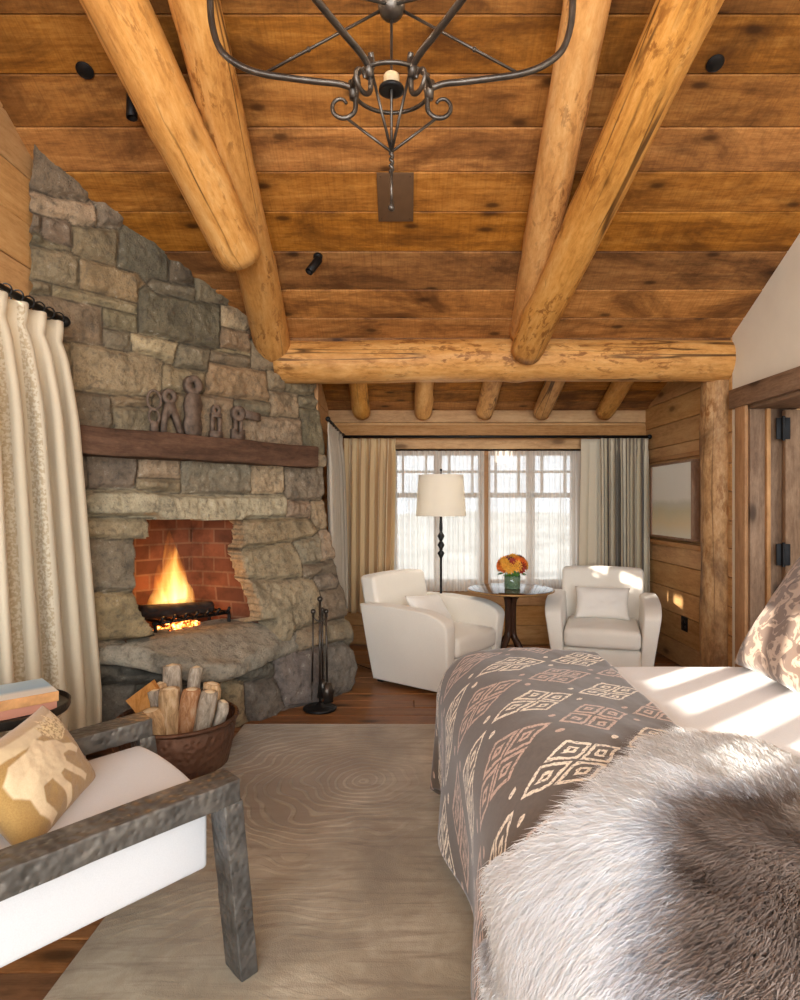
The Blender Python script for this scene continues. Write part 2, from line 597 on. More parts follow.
# ---- back wall behind the camera: an unseen wide opening, added and raised for fill light
bm = bmesh.new()
add_boards(bm, (LW, BACKY, 0), (1, 0, 0), (0, 0, 1), (0, 1, 0), RW - LW, [0, 0.2, 0.4, 3.35, 3.6], 0.02, holes=[(0.35, RW - LW - 0.35, 0.4, 3.35)], seed=41, backing=0.1)
struct('wall_back', bm, M_wall)

# ---- window wall
WX0, WX1, WZ0, WZ1 = -0.14, 1.77, 0.60, 2.00
bm = bmesh.new()
vb = [0, 0.2, 0.4, WZ0] + frange(WZ0, WZ1, 0.23)[1:] + [2.11, 2.27, 2.46]
add_boards(bm, (-0.95, FARY + 0.02, 0), (1, 0, 0), (0, 0, 1), (0, -1, 0), 3.6, vb, 0.02, holes=[(WX0 + 0.95, WX1 + 0.95, WZ0, WZ1)], seed=51, backing=0.14, gap=0.0025)
struct('wall_far', bm, M_wall)

# ---- alcove side walls
bm = bmesh.new()
add_boards(bm, (-0.80, 5.18, 0), (0, 1, 0), (0, 0, 1), (1, 0, 0), 1.40, frange(0, 3.0, 0.22), 0.02, seed=61, backing=0.08)
clip(bm, OA + Vector((0, 0, 0.03)), -NA)
struct('wall_left.001', bm, M_wall)
bm = bmesh.new()
add_boards(bm, (RW + 0.02, 4.80, 0), (0, 1, 0), (0, 0, 1), (-1, 0, 0), 1.8, frange(0, 3.08, 0.22, 0.012), 0.02, seed=62, backing=0.2)
clip(bm, OA + Vector((0, 0, 0.03)), -NA)
struct('wall_right.001', bm, M_wall)

# ---- plaster wall with the doorway
DY0, DY1, DZ = 3.55, 4.56, 2.15
bm = bmesh.new()
T = 0.32
for lo, hi in (((RW, BACKY, 0), (RW + T, DY0, 5.3)), ((RW, DY0, DZ), (RW + T, DY1, 5.3)), ((RW, DY1, 0), (RW + T, 4.79, 5.3))):
    add_box(bm, lo, hi)
clip(bm, (0, 1.0, ceil_z(1.0) + 0.03), CEILN)
clip(bm, (0, 0.0, ceil_z(0.0) + 0.03), -N2)
struct('wall_right', bm, M_plaster)

def board_piece(bm, lo, hi, axis, rnd):
    """bevelled stick with wood UVs along the axis"""
    uvl = bm.loops.layers.uv.verify(); rl = layer(bm)
    n0 = len(bm.faces)
    add_box(bm, lo, hi, 0.006, 2)
    bm.faces.ensure_lookup_table()
    o = [i for i in range(3) if i != axis]
    for f in list(bm.faces)[n0:]:
        f[rl] = rnd
        for lp in f.loops:
            c = lp.vert.co
            lp[uvl].uv = (c[axis], c[o[0]] + c[o[1]] + rnd * 5)

# casing and header boards round the doorway
bm = bmesh.new()
board_piece(bm, (RW - 0.035, DY1 - 0.01, 0), (RW + 0.01, DY1 + 0.13, DZ + 0.01), 2, 0.7)
struct('trim_1', bm, M_trimo, smooth=True, flat_angle=0.6)
bm = bmesh.new()
board_piece(bm, (RW - 0.05, DY0 - 0.25, DZ - 0.005), (RW + 0.02, DY1 + 0.19, DZ + 0.135), 1, 0.3)
struct('trim_2', bm, M_trimw, smooth=True, flat_angle=0.6)
bm = bmesh.new()       # jamb lining and stop
board_piece(bm, (RW - 0.01, DY1 - 0.035, 0), (RW + T + 0.002, DY1 + 0.004, DZ), 2, 0.15)
board_piece(bm, (RW - 0.01, DY0, DZ - 0.035), (RW + T, DY1, DZ + 0.004), 1, 0.2)
struct('trim_3', bm, M_trimw, smooth=True, flat_angle=0.6)
bm = bmesh.new()
board_piece(bm, (RW + 0.095, DY1 - 0.06, 0), (RW + 0.125, DY1 - 0.03, DZ - 0.03), 2, 0.9)
struct('trim_4', bm, M_trimo, smooth=True, flat_angle=0.6)
# the open plank door in the next room
d = bpy.data.objects.new('door_1', None); COL.objects.link(d); d['kind'] = 'structure'
d.location = (RW + 0.185, DY1 - 0.05, 0)
bm = bmesh.new()
for k in range(5):
    board_piece(bm, (0.02 + 0.18 * k, -0.045, 0.01), (0.02 + 0.18 * (k + 1) - 0.004, 0.0, DZ - 0.05), 2, 0.35 + 0.1 * (k % 3))
obj('door_leaf', bm, M_trimw, d, True, None, 0.6)
for z in (1.97, 1.09, 0.25):
    bm = bmesh.new()
    add_box(bm, (-0.045, -0.05, z - 0.075), (0.0, -0.038, z + 0.075), 0.003)
    add_box(bm, (0.0, -0.062, z - 0.075), (0.045, -0.047, z + 0.075), 0.003)
    add_tube(bm, [(0.0, -0.055, z - 0.085), (0.0, -0.055, z + 0.085)], 0.011, 10)
    obj('hinge', bm, M_black, d, True, None, 0.6)
# the next room, closed off
bm = bmesh.new()
add_boards(bm, (RW + T, DY1 + 0.03, 0), (1, 0, 0), (0, 0, 1), (0, -1, 0), 1.4, frange(0, 2.6, 0.23), 0.02, seed=71)
add_boards(bm, (RW + T + 1.4, DY1, 0), (0, -1, 0), (0, 0, 1), (-1, 0, 0), 1.6, frange(0, 2.6, 0.23), 0.02, seed=72)
struct('wall_hall', bm, M_wall)
bm = bmesh.new()
add_boards(bm, (RW + 0.19, 2.9, 0), (1, 0, 0), (0, 1, 0), (0, 0, 1), 1.6, frange(0, 1.7, 0.16), 0.02, joint=0.9, seed=73, gap=0.0012)
bmesh.ops.translate(bm, verts=bm.verts, vec=(0, 0, -0.025))
struct('floor.001', bm, M_floor)

# ---- window_1: frame, mullions, panes
w1 = bpy.data.objects.new('window_1', None); COL.objects.link(w1); w1['kind'] = 'structure'
bm = bmesh.new()
yf0, yf1 = FARY + 0.03, FARY + 0.11
for lo, hi in (((WX0, yf0 - 0.02, WZ0), (WX0 + 0.06, yf1, WZ1)), ((WX1 - 0.06, yf0 - 0.02, WZ0), (WX1, yf1, WZ1)),
               ((WX0, yf0 - 0.02, WZ0), (WX1, yf1, WZ0 + 0.06)), ((WX0, yf0 - 0.02, WZ1 - 0.06), (WX1, yf1, WZ1))):
    add_box(bm, lo, hi, 0.005)
obj('window_frame', bm, M_trimo, w1, True, None, 0.6)
bm = bmesh.new()
xc = (WX0 + WX1) / 2
add_box(bm, (xc - 0.06, yf0 - 0.01, WZ0), (xc + 0.06, yf1, WZ1), 0.004)
for x in ((WX0 + xc) / 2, (WX1 + xc) / 2):
    add_box(bm, (x - 0.04, yf0, WZ0), (x + 0.04, yf1, WZ1), 0.004)
zt = 1.53
add_box(bm, (WX0, yf0, zt - 0.025), (WX1, yf1, zt + 0.025), 0.004)
for k in range(8):
    x = WX0 + (WX1 - WX0) * (k + 0.5) / 8
    add_box(bm, (x - 0.012, yf0 + 0.02, zt), (x + 0.012, yf1 - 0.01, WZ1), 0.003)
add_box(bm, (WX0, yf0 + 0.02, 1.76), (WX1, yf1 - 0.01, 1.785), 0.003)
obj('mullion', bm, M_trimo, w1, True, None, 0.6)
bm = bmesh.new()
add_box(bm, (WX0 + 0.02, yf1 - 0.03, WZ0 + 0.02), (WX1 - 0.02, yf1 - 0.022, WZ1 - 0.02))
obj('pane', bm, M_glass, w1, False)
bm = bmesh.new()
board_piece(bm, (WX0 - 0.06, FARY - 0.03, WZ0 - 0.05), (WX1 + 0.06, FARY + 0.05, WZ0), 0, 0.6)
obj('window_sill', bm, M_trimo, w1, True, None, 0.6)
# ledge trim below the picture and the head casing over the window
bm = bmesh.new()
board_piece(bm, (RW - 0.04, 5.0, 1.055), (RW + 0.01, FARY, 1.10), 1, 0.8)
struct('trim_5', bm, M_trimo, smooth=True, flat_angle=0.6)
bm = bmesh.new()
board_piece(bm, (-0.80, FARY - 0.03, WZ1 + 0.1), (RW, FARY + 0.01, WZ1 + 0.24), 0, 0.95)
struct('trim_6', bm, M_trimo, smooth=True, flat_angle=0.6)
bm = bmesh.new()
board_piece(bm, (RW - 0.03, 5.0, 1.845), (RW + 0.01, FARY, 1.885), 1, 0.5)
struct('trim_8', bm, M_trimo, smooth=True, flat_angle=0.6)
# post board where the stone meets the alcove
bm = bmesh.new()
board_piece(bm, (-0.82, 5.16, 0), (-0.70, 5.24, 2.9), 2, 0.6)
struct('trim_7', bm, M_trimo, smooth=True, flat_angle=0.6)

# ---- snowy ground outside
bm = bmesh.new()
vs = [bm.verts.new(p) for p in ((-25, FARY + 0.3, -0.4), (25, FARY + 0.3, -0.4), (25, 45, 1.0), (-25, 45, 1.0))]
bm.faces.new(vs)
bmesh.ops.subdivide_edges(bm, edges=bm.edges, cuts=30, use_grid_fill=True)
for v in bm.verts:
    v.co.z += float(fbm(v.co.x * 0.3, v.co.y * 0.3, 5)) * 0.7 - 0.2
struct('ground', bm, plain('ground_cover', srgb(176, 174, 168), 0.9, 0, 0.6, 0.35), smooth=True)

# ================================================================= LOGS
def make_log(name, p0, p1, r0, r1, mat, label, seed=1, group=None, lump=0.06, sag=0.0, cat='log beam', seg=28, nz=40):
    p0, p1 = Vector(p0), Vector(p1)
    L = (p1 - p0).length
    z = (p1 - p0).normalized()
    q = z.to_track_quat('Z', 'Y')
    bm = bmesh.new()
    rng = random.Random(seed)
    rings = []
    knots = [(rng.random() * L, rng.random() * 2 * PI, rng.uniform(0.02, 0.05)) for _ in range(int(L * 2.2))]
    for i in range(nz + 1):
        t = i / nz
        zz = t * L
        r = r0 + (r1 - r0) * t
        ring = []
        bx = float(fbm(zz * 0.6, seed * 3.3, 2)) * 0.05; by = float(fbm(zz * 0.6, seed * 5.7, 9)) * 0.05
        fade = min(1, t * 8, (1 - t) * 8)
        for k in range(seg):
            a = 2 * PI * k / seg
            rr = r * (1 + lump * float(fbm(zz * 2.0 + seed, math.cos(a) * 1.2 + math.sin(a) * 1.9 + 7, seed, 3)) * 2)
            for kz, ka, kh in knots:
                da = (a - ka + PI) % (2 * PI) - PI
                rr += kh * 0.35 * math.exp(-((zz - kz) / 0.07) ** 2 - (da / 0.35) ** 2)
            if i == 0 or i == nz:
                rr *= 0.93
            ring.append(bm.verts.new((rr * math.cos(a) + bx * fade, rr * math.sin(a) + by * fade, zz)))
        rings.append(ring)
    for A, B in zip(rings, rings[1:]):
        for k in range(seg):
            bm.faces.new((A[k], A[(k + 1) % seg], B[(k + 1) % seg], B[k]))
    for ring, zc, flip in ((rings[0], -0.015, True), (rings[-1], L + 0.015, False)):
        c = bm.verts.new((0, 0, zc))
        for k in range(seg):
            f = (ring[k], ring[(k + 1) % seg], c)
            bm.faces.new(tuple(reversed(f)) if flip else f)
    o = obj(name, bm, mat)
    o.location = p0
    o.rotation_mode = 'QUATERNION'
    o.rotation_quaternion = q
    tag(o, label, cat, group)
    return o

def on_ray(px, py, y):
    return P(px, py, y)

def ext(a, b, t):
    return Vector(a) + (Vector(b) - Vector(a)) * t

TZ = 2.537
make_log('log_beam', (-0.98, 4.9, TZ), (RW + 0.06, 4.9, TZ + 0.0), 0.165, 0.165, M_log, 'long horizontal peeled log tie beam across the room above the window alcove', 3, seg=36, nz=70)
a0, a1 = P(115, 0, 2.68), P(241, 258, 3.66)
make_log('log_beam', ext(a0, a1, -0.75), a1, 0.128, 0.132, M_log, 'thick sloping log at left, its lower end cut off beneath the other left log', 5)
b0, b1 = P(197, 0, 2.70), P(273, 350, 4.84)
make_log('log_beam', ext(b0, b1, -0.35), b1, 0.092, 0.14, M_log, 'sloping log at left whose foot reaches the stone chimney and the tie beam', 6)
c0, c1 = P(590, 0, 2.70), P(524, 335, 4.80)
make_log('log_beam', ext(c0, c1, -0.35), c1, 0.095, 0.115, M_log, 'slimmer sloping log at right, running behind the thicker right log', 8)
d0, d1 = P(688, 0, 2.60), P(526, 352, 4.72)
make_log('log_beam', ext(d0, d1, -0.4), d1, 0.130, 0.122, M_log, 'thick sloping log at right whose rounded foot rests on the tie beam', 9)
make_log('log_post', (2.43, 4.97, 0.0), (2.43, 4.97, TZ - 0.12), 0.125, 0.122, M_post, 'upright rough log post between the picture wall and the doorway', 12, cat='log post', lump=0.1)
raf = [('leftmost', 362, 366), ('second from left', 423, 425), ('middle', 484.5, 490), ('second from right', 541.5, 558), ('rightmost', 604, 630)]
for i, (w, xf, xn) in enumerate(raf):
    yf = 6.38
    e = P(xf, 413, yf)
    n = Vector((e.x, 4.98, e.z + 0.36 * (yf - 4.98)))
    make_log('log_rafter', n, e, 0.085, 0.088, M_log, '%s of the five short log rafters above the window' % w, 20 + i, 'short log rafters over the window alcove', cat='log rafter', seg=20, nz=20)
# ================================================================= FIREPLACE
FO = Vector((LW, 3.503, 0))
FK = math.hypot(1, 1.25)
FU = Vector((1 / FK, 1.25 / FK, 0))
FN = Vector((1.25 / FK, -1 / FK, 0))

def wprof(u, v):
    b = np.interp(v, [0, .42, .5, .765, 1.02, 1.27, 1.45, 1.7, 4], [.376, .335, .30, .256, .157, .085, .045, .02, 0.0])
    g = sstep(0.25, 0.9, u)
    g2 = np.interp(v, [0, 0.4, 0.7, 4], [0.0, 0.0, 0.35, 0.8])
    b = b * (g2 + (1 - g2) * g)
    under = sstep(1.75, 1.55, u)
    b = b - under * 0.05 * sstep(0.46, 0.40, v)
    rec = sstep(0.40, 0.44, v) * sstep(0.66, 0.60, v) * sstep(1.52, 1.42, u) * sstep(0.35, 0.5, u)
    return b * (1 - 0.85 * rec)

def FP(u, w, v):
    return FO + FU * u + FN * w + Vector((0, 0, v))

def px2uv(px, py, w=None):
    d = Vector(((px - CX) / F, 1.0, (CY - py) / F))
    ww = 0.1 if w is None else w
    for _ in range(25):
        o = FO + FN * ww
        k = (o.x * FN.x + o.y * FN.y) / (d.x * FN.x + d.y * FN.y)
        q = d * k
        u = (q - o).x * FU.x + (q - o).y * FU.y
        v = q.z + EYE
        if w is not None:
            break
        ww = 0.5 * ww + 0.5 * float(wprof(u, v))
    return u, v

def c3(x, y): return (x / 2.2222, 150 + y / 2.2222)
def c5(x, y): return (60 + x / 2.6667, 380 + y / 2.6667)
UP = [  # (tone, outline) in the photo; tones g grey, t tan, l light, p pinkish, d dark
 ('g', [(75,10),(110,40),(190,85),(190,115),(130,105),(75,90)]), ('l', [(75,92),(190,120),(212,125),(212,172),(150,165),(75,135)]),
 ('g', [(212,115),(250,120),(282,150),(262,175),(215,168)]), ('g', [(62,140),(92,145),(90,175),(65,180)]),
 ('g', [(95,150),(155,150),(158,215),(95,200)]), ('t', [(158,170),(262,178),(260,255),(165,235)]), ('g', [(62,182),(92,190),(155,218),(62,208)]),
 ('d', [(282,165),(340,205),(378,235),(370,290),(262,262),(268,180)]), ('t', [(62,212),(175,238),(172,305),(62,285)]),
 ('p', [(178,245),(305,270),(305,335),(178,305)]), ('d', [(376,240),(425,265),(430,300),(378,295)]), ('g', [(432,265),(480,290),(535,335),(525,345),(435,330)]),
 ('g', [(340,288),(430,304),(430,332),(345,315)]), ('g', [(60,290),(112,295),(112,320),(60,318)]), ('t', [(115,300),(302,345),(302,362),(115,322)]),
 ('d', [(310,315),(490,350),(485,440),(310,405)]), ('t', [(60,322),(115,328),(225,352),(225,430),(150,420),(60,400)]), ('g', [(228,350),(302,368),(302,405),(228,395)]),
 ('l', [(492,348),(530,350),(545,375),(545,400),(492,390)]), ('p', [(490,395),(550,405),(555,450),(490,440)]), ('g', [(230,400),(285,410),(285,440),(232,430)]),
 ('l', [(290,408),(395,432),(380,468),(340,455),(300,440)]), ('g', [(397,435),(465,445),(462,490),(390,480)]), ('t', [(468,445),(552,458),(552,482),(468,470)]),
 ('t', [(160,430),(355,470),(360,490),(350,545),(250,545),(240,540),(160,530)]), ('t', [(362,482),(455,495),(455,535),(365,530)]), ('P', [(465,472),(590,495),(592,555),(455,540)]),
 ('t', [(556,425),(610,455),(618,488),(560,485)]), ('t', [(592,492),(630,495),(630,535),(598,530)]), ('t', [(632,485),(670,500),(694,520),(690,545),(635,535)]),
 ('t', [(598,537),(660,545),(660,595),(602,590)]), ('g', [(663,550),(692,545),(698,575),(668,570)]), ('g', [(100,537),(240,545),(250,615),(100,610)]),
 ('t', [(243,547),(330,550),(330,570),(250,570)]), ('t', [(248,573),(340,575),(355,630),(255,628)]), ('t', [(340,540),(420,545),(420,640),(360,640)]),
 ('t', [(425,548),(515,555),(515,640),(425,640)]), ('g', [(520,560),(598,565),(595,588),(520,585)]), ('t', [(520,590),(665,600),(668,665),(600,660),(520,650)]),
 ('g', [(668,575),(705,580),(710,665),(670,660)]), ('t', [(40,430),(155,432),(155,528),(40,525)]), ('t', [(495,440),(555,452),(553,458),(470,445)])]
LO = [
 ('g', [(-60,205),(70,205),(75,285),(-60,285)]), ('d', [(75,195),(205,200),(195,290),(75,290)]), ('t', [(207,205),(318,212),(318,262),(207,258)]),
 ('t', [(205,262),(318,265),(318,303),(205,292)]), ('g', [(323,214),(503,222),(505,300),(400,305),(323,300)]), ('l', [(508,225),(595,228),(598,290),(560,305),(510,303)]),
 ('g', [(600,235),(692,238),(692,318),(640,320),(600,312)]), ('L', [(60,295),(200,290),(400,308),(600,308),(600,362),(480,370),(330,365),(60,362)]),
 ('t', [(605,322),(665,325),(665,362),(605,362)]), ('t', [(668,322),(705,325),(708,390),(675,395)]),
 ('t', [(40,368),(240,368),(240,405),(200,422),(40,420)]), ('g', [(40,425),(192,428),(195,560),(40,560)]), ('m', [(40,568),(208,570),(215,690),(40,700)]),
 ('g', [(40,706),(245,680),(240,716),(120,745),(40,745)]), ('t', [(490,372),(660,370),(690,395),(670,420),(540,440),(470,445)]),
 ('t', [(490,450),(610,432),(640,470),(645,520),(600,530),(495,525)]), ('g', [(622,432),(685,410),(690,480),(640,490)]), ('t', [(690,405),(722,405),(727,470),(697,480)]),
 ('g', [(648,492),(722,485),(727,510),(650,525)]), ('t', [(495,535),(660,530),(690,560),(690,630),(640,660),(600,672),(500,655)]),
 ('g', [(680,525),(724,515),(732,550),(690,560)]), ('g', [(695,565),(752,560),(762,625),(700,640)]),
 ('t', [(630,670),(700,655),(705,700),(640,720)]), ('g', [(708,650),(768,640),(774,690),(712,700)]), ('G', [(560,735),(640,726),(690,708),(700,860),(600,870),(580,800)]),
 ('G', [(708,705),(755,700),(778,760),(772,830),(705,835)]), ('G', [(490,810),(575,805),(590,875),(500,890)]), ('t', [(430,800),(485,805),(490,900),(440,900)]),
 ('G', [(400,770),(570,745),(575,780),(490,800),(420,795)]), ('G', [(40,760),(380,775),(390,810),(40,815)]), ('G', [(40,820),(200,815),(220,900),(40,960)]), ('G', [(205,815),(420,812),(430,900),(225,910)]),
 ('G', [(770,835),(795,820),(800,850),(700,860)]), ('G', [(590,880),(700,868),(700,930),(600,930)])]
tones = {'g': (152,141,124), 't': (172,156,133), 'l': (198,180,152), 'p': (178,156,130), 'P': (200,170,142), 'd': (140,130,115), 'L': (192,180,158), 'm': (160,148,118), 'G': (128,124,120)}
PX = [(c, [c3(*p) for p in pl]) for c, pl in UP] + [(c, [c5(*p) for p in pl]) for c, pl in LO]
STONES = [(c, [px2uv(*p) for p in pl]) for c, pl in PX]
OPEN_PX = [(146,519),(243,520),(241,560),(243,630),(150,643),(140,618),(133,600),(133,540),(147,537)]
OPENP = [px2uv(*p) for p in OPEN_PX]

NU, NV = 236, 330
uR = 2.17
vv = np.linspace(-0.01, 3.42, NV)
ss = np.linspace(0, 1, NU)
Uu = np.zeros((NV, NU)); Vv = np.zeros((NV, NU))
for j, v in enumerate(vv):
    ur = float(np.interp(v, [0, 1.9, 2.4, 4], [2.175, 2.17, 2.10, 2.04])) + 0.025 * float(fbm(v * 3.1, 2.0, 4))
    Uu[j] = ss * ur; Vv[j] = v
# wobble the lookup so that edges are broken, not ruled
wu = Uu + 0.022 * fbm(Uu * 9, Vv * 9, 3, 3); wv = Vv + 0.022 * fbm(Uu * 9, Vv * 9, 8, 3)
S = np.stack([sd_poly(wu, wv, pl) for _, pl in STONES], 0)
part = np.argpartition(S, 1, axis=0)
i1 = np.argmin(S, axis=0)
s1 = np.min(S, axis=0)
S2 = S.copy(); np.put_along_axis(S2, i1[None], 1e9, 0)
s2 = S2.min(0)
ed = (s2 - s1) / 2
rng = np.random.RandomState(4)
n = len(STONES)
hr = rng.uniform(0.0, 0.026, n)
for k, (c, _) in enumerate(STONES):
    if c == 'L': hr[k] = 0.05
tu = rng.uniform(-0.06, 0.06, n); tv = rng.uniform(-0.06, 0.06, n)
cen = np.array([np.mean(np.array(pl), 0) for _, pl in STONES])
face = sstep(0.004, 0.03, ed)
rough = fbm(Uu * 7, Vv * 7, 21, 5) * 0.05 + fbm(Uu * 28, Vv * 28, 33, 3) * 0.03
tilt = tu[i1] * (Uu - cen[i1, 0]) + tv[i1] * (Vv - cen[i1, 1])
H = face * (0.022 + hr[i1] + np.clip(tilt, -0.02, 0.02) + rough) + (1 - face) * (fbm(Uu * 40, Vv * 40, 5, 2) * 0.008)
# the lower stones are rounder boulders
H += np.where(Vv < 0.6, sstep(0, 0.12, ed) * 0.03, 0)
Wb = wprof(Uu, Vv)
Wt = Wb + H
XYZ = np.zeros((NV, NU, 3))
for a in range(3):
    XYZ[..., a] = FO[a] + FU[a] * Uu + FN[a] * Wt
XYZ[..., 2] = Vv
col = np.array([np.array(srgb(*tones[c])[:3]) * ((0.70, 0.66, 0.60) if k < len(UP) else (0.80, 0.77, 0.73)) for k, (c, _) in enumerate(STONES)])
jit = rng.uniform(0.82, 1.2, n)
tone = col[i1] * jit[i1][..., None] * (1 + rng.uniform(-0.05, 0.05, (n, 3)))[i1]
mort = 1 - sstep(0.001, 0.008, ed)

def stone_mat():
    t = NT('field_stone')
    co = t.coord('Object')
    base = t.attr('tone', 'Color')
    m = t.attr('mort')
    n1 = t.noise(co, 4.5, 8, 0.65, 0.5)
    n2 = t.noise(co, 22, 6, 0.7)
    n3 = t.noise(co, 90, 3, 0.6)
    c = t.mix(1.0, base, t.ramp(n1, [(0.3, srgb(196, 192, 184)), (0.5, srgb(255, 252, 244)), (0.7, (1.15, 1.08, 0.96, 1))]), 'MULTIPLY')
    c = t.mix(t.ramp(n2, [(0.5, 0), (0.66, 0.6)]), c, srgb(78, 72, 64))
    lich = t.math('MULTIPLY', t.ramp(n2, [(0.3, 1), (0.42, 0)]), t.ramp(n1, [(0.45, 0.0), (0.6, 0.6)]))
    c = t.mix(lich, c, srgb(206, 198, 180))
    c = t.mix(t.math('MULTIPLY', t.ramp(n3, [(0.55, 0), (0.7, 1)]), 0.35), c, srgb(70, 66, 60))
    c = t.mix(t.math('MULTIPLY', m, 0.85), c, srgb(52, 44, 36))
    h = t.math('ADD', t.math('MULTIPLY', n2, 0.7), t.math('MULTIPLY', n3, 0.4))
    return t.done(t.pbr(c, 0.9, 0, 0.25, t.bump(h, 1.0, 0.02)))
M_stone = stone_mat()

fp = thing('stone_fireplace', 'tall corner fireplace of grey field stone with flared base, timber mantel and raised hearth', 'fireplace', (0, 0, 0))
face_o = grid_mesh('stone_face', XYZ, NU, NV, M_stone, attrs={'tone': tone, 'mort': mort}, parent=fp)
bm = bmesh.new(); bm.from_mesh(face_o.data)
IL = bm.verts.layers.int.new('ix')
for v in bm.verts: v[IL] = v.index
uvc = {}
kill = []
Ul, Vl = Uu.ravel(), Vv.ravel()
bm.verts.ensure_lookup_table()
for f in bm.faces:
    ids = [v.index for v in f.verts]
    u = sum(Ul[i] for i in ids) / len(ids); v = sum(Vl[i] for i in ids) / len(ids)
    p = f.calc_center_median()
    if p.z > ceil_z(p.y) + 0.02:
        kill.append(f)
fa = np.array([[sum(Ul[v.index] for v in f.verts) / 4, sum(Vl[v.index] for v in f.verts) / 4] for f in bm.faces])
ins = in_poly(fa[:, 0], fa[:, 1], OPENP)
kill = set(kill) | {f for f, k in zip(bm.faces, ins) if k}
bmesh.ops.delete(bm, geom=list(kill), context='FACES')
# stone thickness: turn the opening and the right edge back into the wall
be = [e for e in bm.edges if e.is_boundary]
hole = [e for e in be if all(0.1 < Ul[v[IL]] < 1.6 and 0.5 < Vl[v[IL]] < 1.5 for v in e.verts)]
side = [e for e in be if all((v[IL] % NU) == NU - 1 for v in e.verts)]
for es, dist in ((hole, 0.16), (side, 0.34)):
    prev = es
    for k in range(3):
        r = bmesh.ops.extrude_edge_only(bm, edges=prev)
        nv = [g for g in r['geom'] if isinstance(g, bmesh.types.BMVert)]
        bmesh.ops.translate(bm, verts=nv, vec=-FN * dist / 3 + (Vector((0, 0, 0)) if es is hole else -FU * 0.02))
        prev = [g for g in r['geom'] if isinstance(g, bmesh.types.BMEdge) and all(v in nv for v in g.verts)]
bmesh.ops.recalc_face_normals(bm, faces=bm.faces)
bm.to_mesh(face_o.data); bm.free()
face_o.data.shade_smooth()

# ---- hearth slab: rough, sloping up to the fire
hp = [(0.36, -0.02), (0.60, 0.20), (0.83, 0.43), (1.0, 0.47), (1.25, 0.41), (1.5, 0.35), (1.66, 0.315), (1.72, 0.26), (1.72, 0.0), (1.4, -0.05), (0.8, -0.05)]
n1, n2 = 70, 34
front = smooth_path([(0.16, 0.03, 0), (0.40, 0.15, 0), (0.64, 0.31, 0), (0.84, 0.42, 0), (1.02, 0.455, 0), (1.25, 0.41, 0), (1.5, 0.36, 0), (1.68, 0.32, 0), (1.74, 0.24, 0)], 9)
fr = np.array([[p.x, p.y] for p in front])
tt = np.linspace(0, 1, len(fr))
ti = np.linspace(0, 1, n1)
fu, fw = np.interp(ti, tt, fr[:, 0]), np.interp(ti, tt, fr[:, 1])
bu = np.linspace(0.2, 1.62, n1); bw = np.full(n1, -0.12)
rows = []
th = 0.115
for k in range(n2):
    s = k / (n2 - 1)
    if s < 0.25:                                   # underside to lip
        q = s / 0.25
        a = q * PI - PI / 2
        ins_ = 0.03 * (1 - math.cos(a)); dz = -th / 2 + th / 2 * math.sin(a)
        uu, w_, dzz = fu, fw - ins_, dz
        zz = np.full(n1, dzz)
    else:
        q = (s - 0.25) / 0.75
        uu = fu + (bu - fu) * q; w_ = fw - 0.03 + (bw - fw + 0.03) * q; zz = np.zeros(n1)
    zt = 0.455 + 0.16 * sstep(0.45, 0.12, w_) - 0.015 * sstep(1.2, 1.7, uu)
    nz = fbm(uu * 6, w_ * 6 + zz * 30, 44, 4) * 0.04
    nw = fbm(uu * 11, zz * 25 + 3, 47, 3) * 0.06 * (1 if s < 0.3 else 0.3)
    rows.append(np.stack([FO.x + FU.x * uu + FN.x * (w_ + nw), FO.y + FU.y * uu + FN.y * (w_ + nw), zt + zz + nz], -1))
hz = np.array(rows)
hs_t = np.full((n2, n1, 3), 1.0) * np.array(srgb(158, 152, 140)[:3]) * (1 + fbm(hz[..., 0] * 5, hz[..., 1] * 5, 3)[..., None] * 0.6)
grid_mesh('hearth_slab', hz, n1, n2, M_stone, attrs={'tone': hs_t, 'mort': np.zeros((n2, n1))}, parent=fp)

# ---- firebox
def brick_mat():
    t = NT('fire_brick')
    uv = t.coord('UV')
    br = t.n('ShaderNodeTexBrick')
    t.l(uv, br.inputs['Vector'])
    br.inputs['Color1'].default_value = srgb(120, 74, 52)
    br.inputs['Color2'].default_value = srgb(84, 52, 38)
    br.inputs['Mortar'].default_value = srgb(118, 88, 68)
    br.inputs['Scale'].default_value = 1.0
    br.inputs['Mortar Size'].default_value = 0.007
    br.inputs['Brick Width'].default_value = 0.21
    br.inputs['Row Height'].default_value = 0.105
    nz = t.noise(t.coord('Object'), 6, 6, 0.6)
    c = t.mix(t.ramp(nz, [(0.45, 0), (0.7, 0.65)]), br.outputs[0], srgb(40, 26, 20))
    return t.done(t.pbr(c, 0.9, 0, 0.2, t.bump(br.outputs[1], -0.4, 0.006)))
M_brick = brick_mat()
us = [p[0] for p in OPENP]; vs_ = [p[1] for p in OPENP]
U0, U1, V0, V1 = min(us) - 0.04, max(us) + 0.05, min(vs_) + 0.02, max(vs_) + 0.08
FBK = -0.42
bm = bmesh.new()
uvl = bm.loops.layers.uv.verify()
def quadp(pts, uvs):
    f = bm.faces.new([bm.verts.new(FP(*p)) for p in pts])
    for lp, q in zip(f.loops, uvs):
        lp[uvl].uv = q
ib0, ib1 = U0 + 0.12, U1 - 0.16
quadp([(ib0, FBK, V0), (ib1, FBK, V0), (ib1, FBK, V1), (ib0, FBK, V1)], [(ib0, V0), (ib1, V0), (ib1, V1), (ib0, V1)])
quadp([(U0, 0.14, V0), (ib0, FBK, V0), (ib0, FBK, V1), (U0, 0.02, V1)], [(0, V0), (.5, V0), (.5, V1), (0, V1)])
quadp([(ib1, FBK, V0), (U1, 0.16, V0), (U1, 0.0, V1), (ib1, FBK, V1)], [(0, V0), (.5, V0), (.5, V1), (0, V1)])
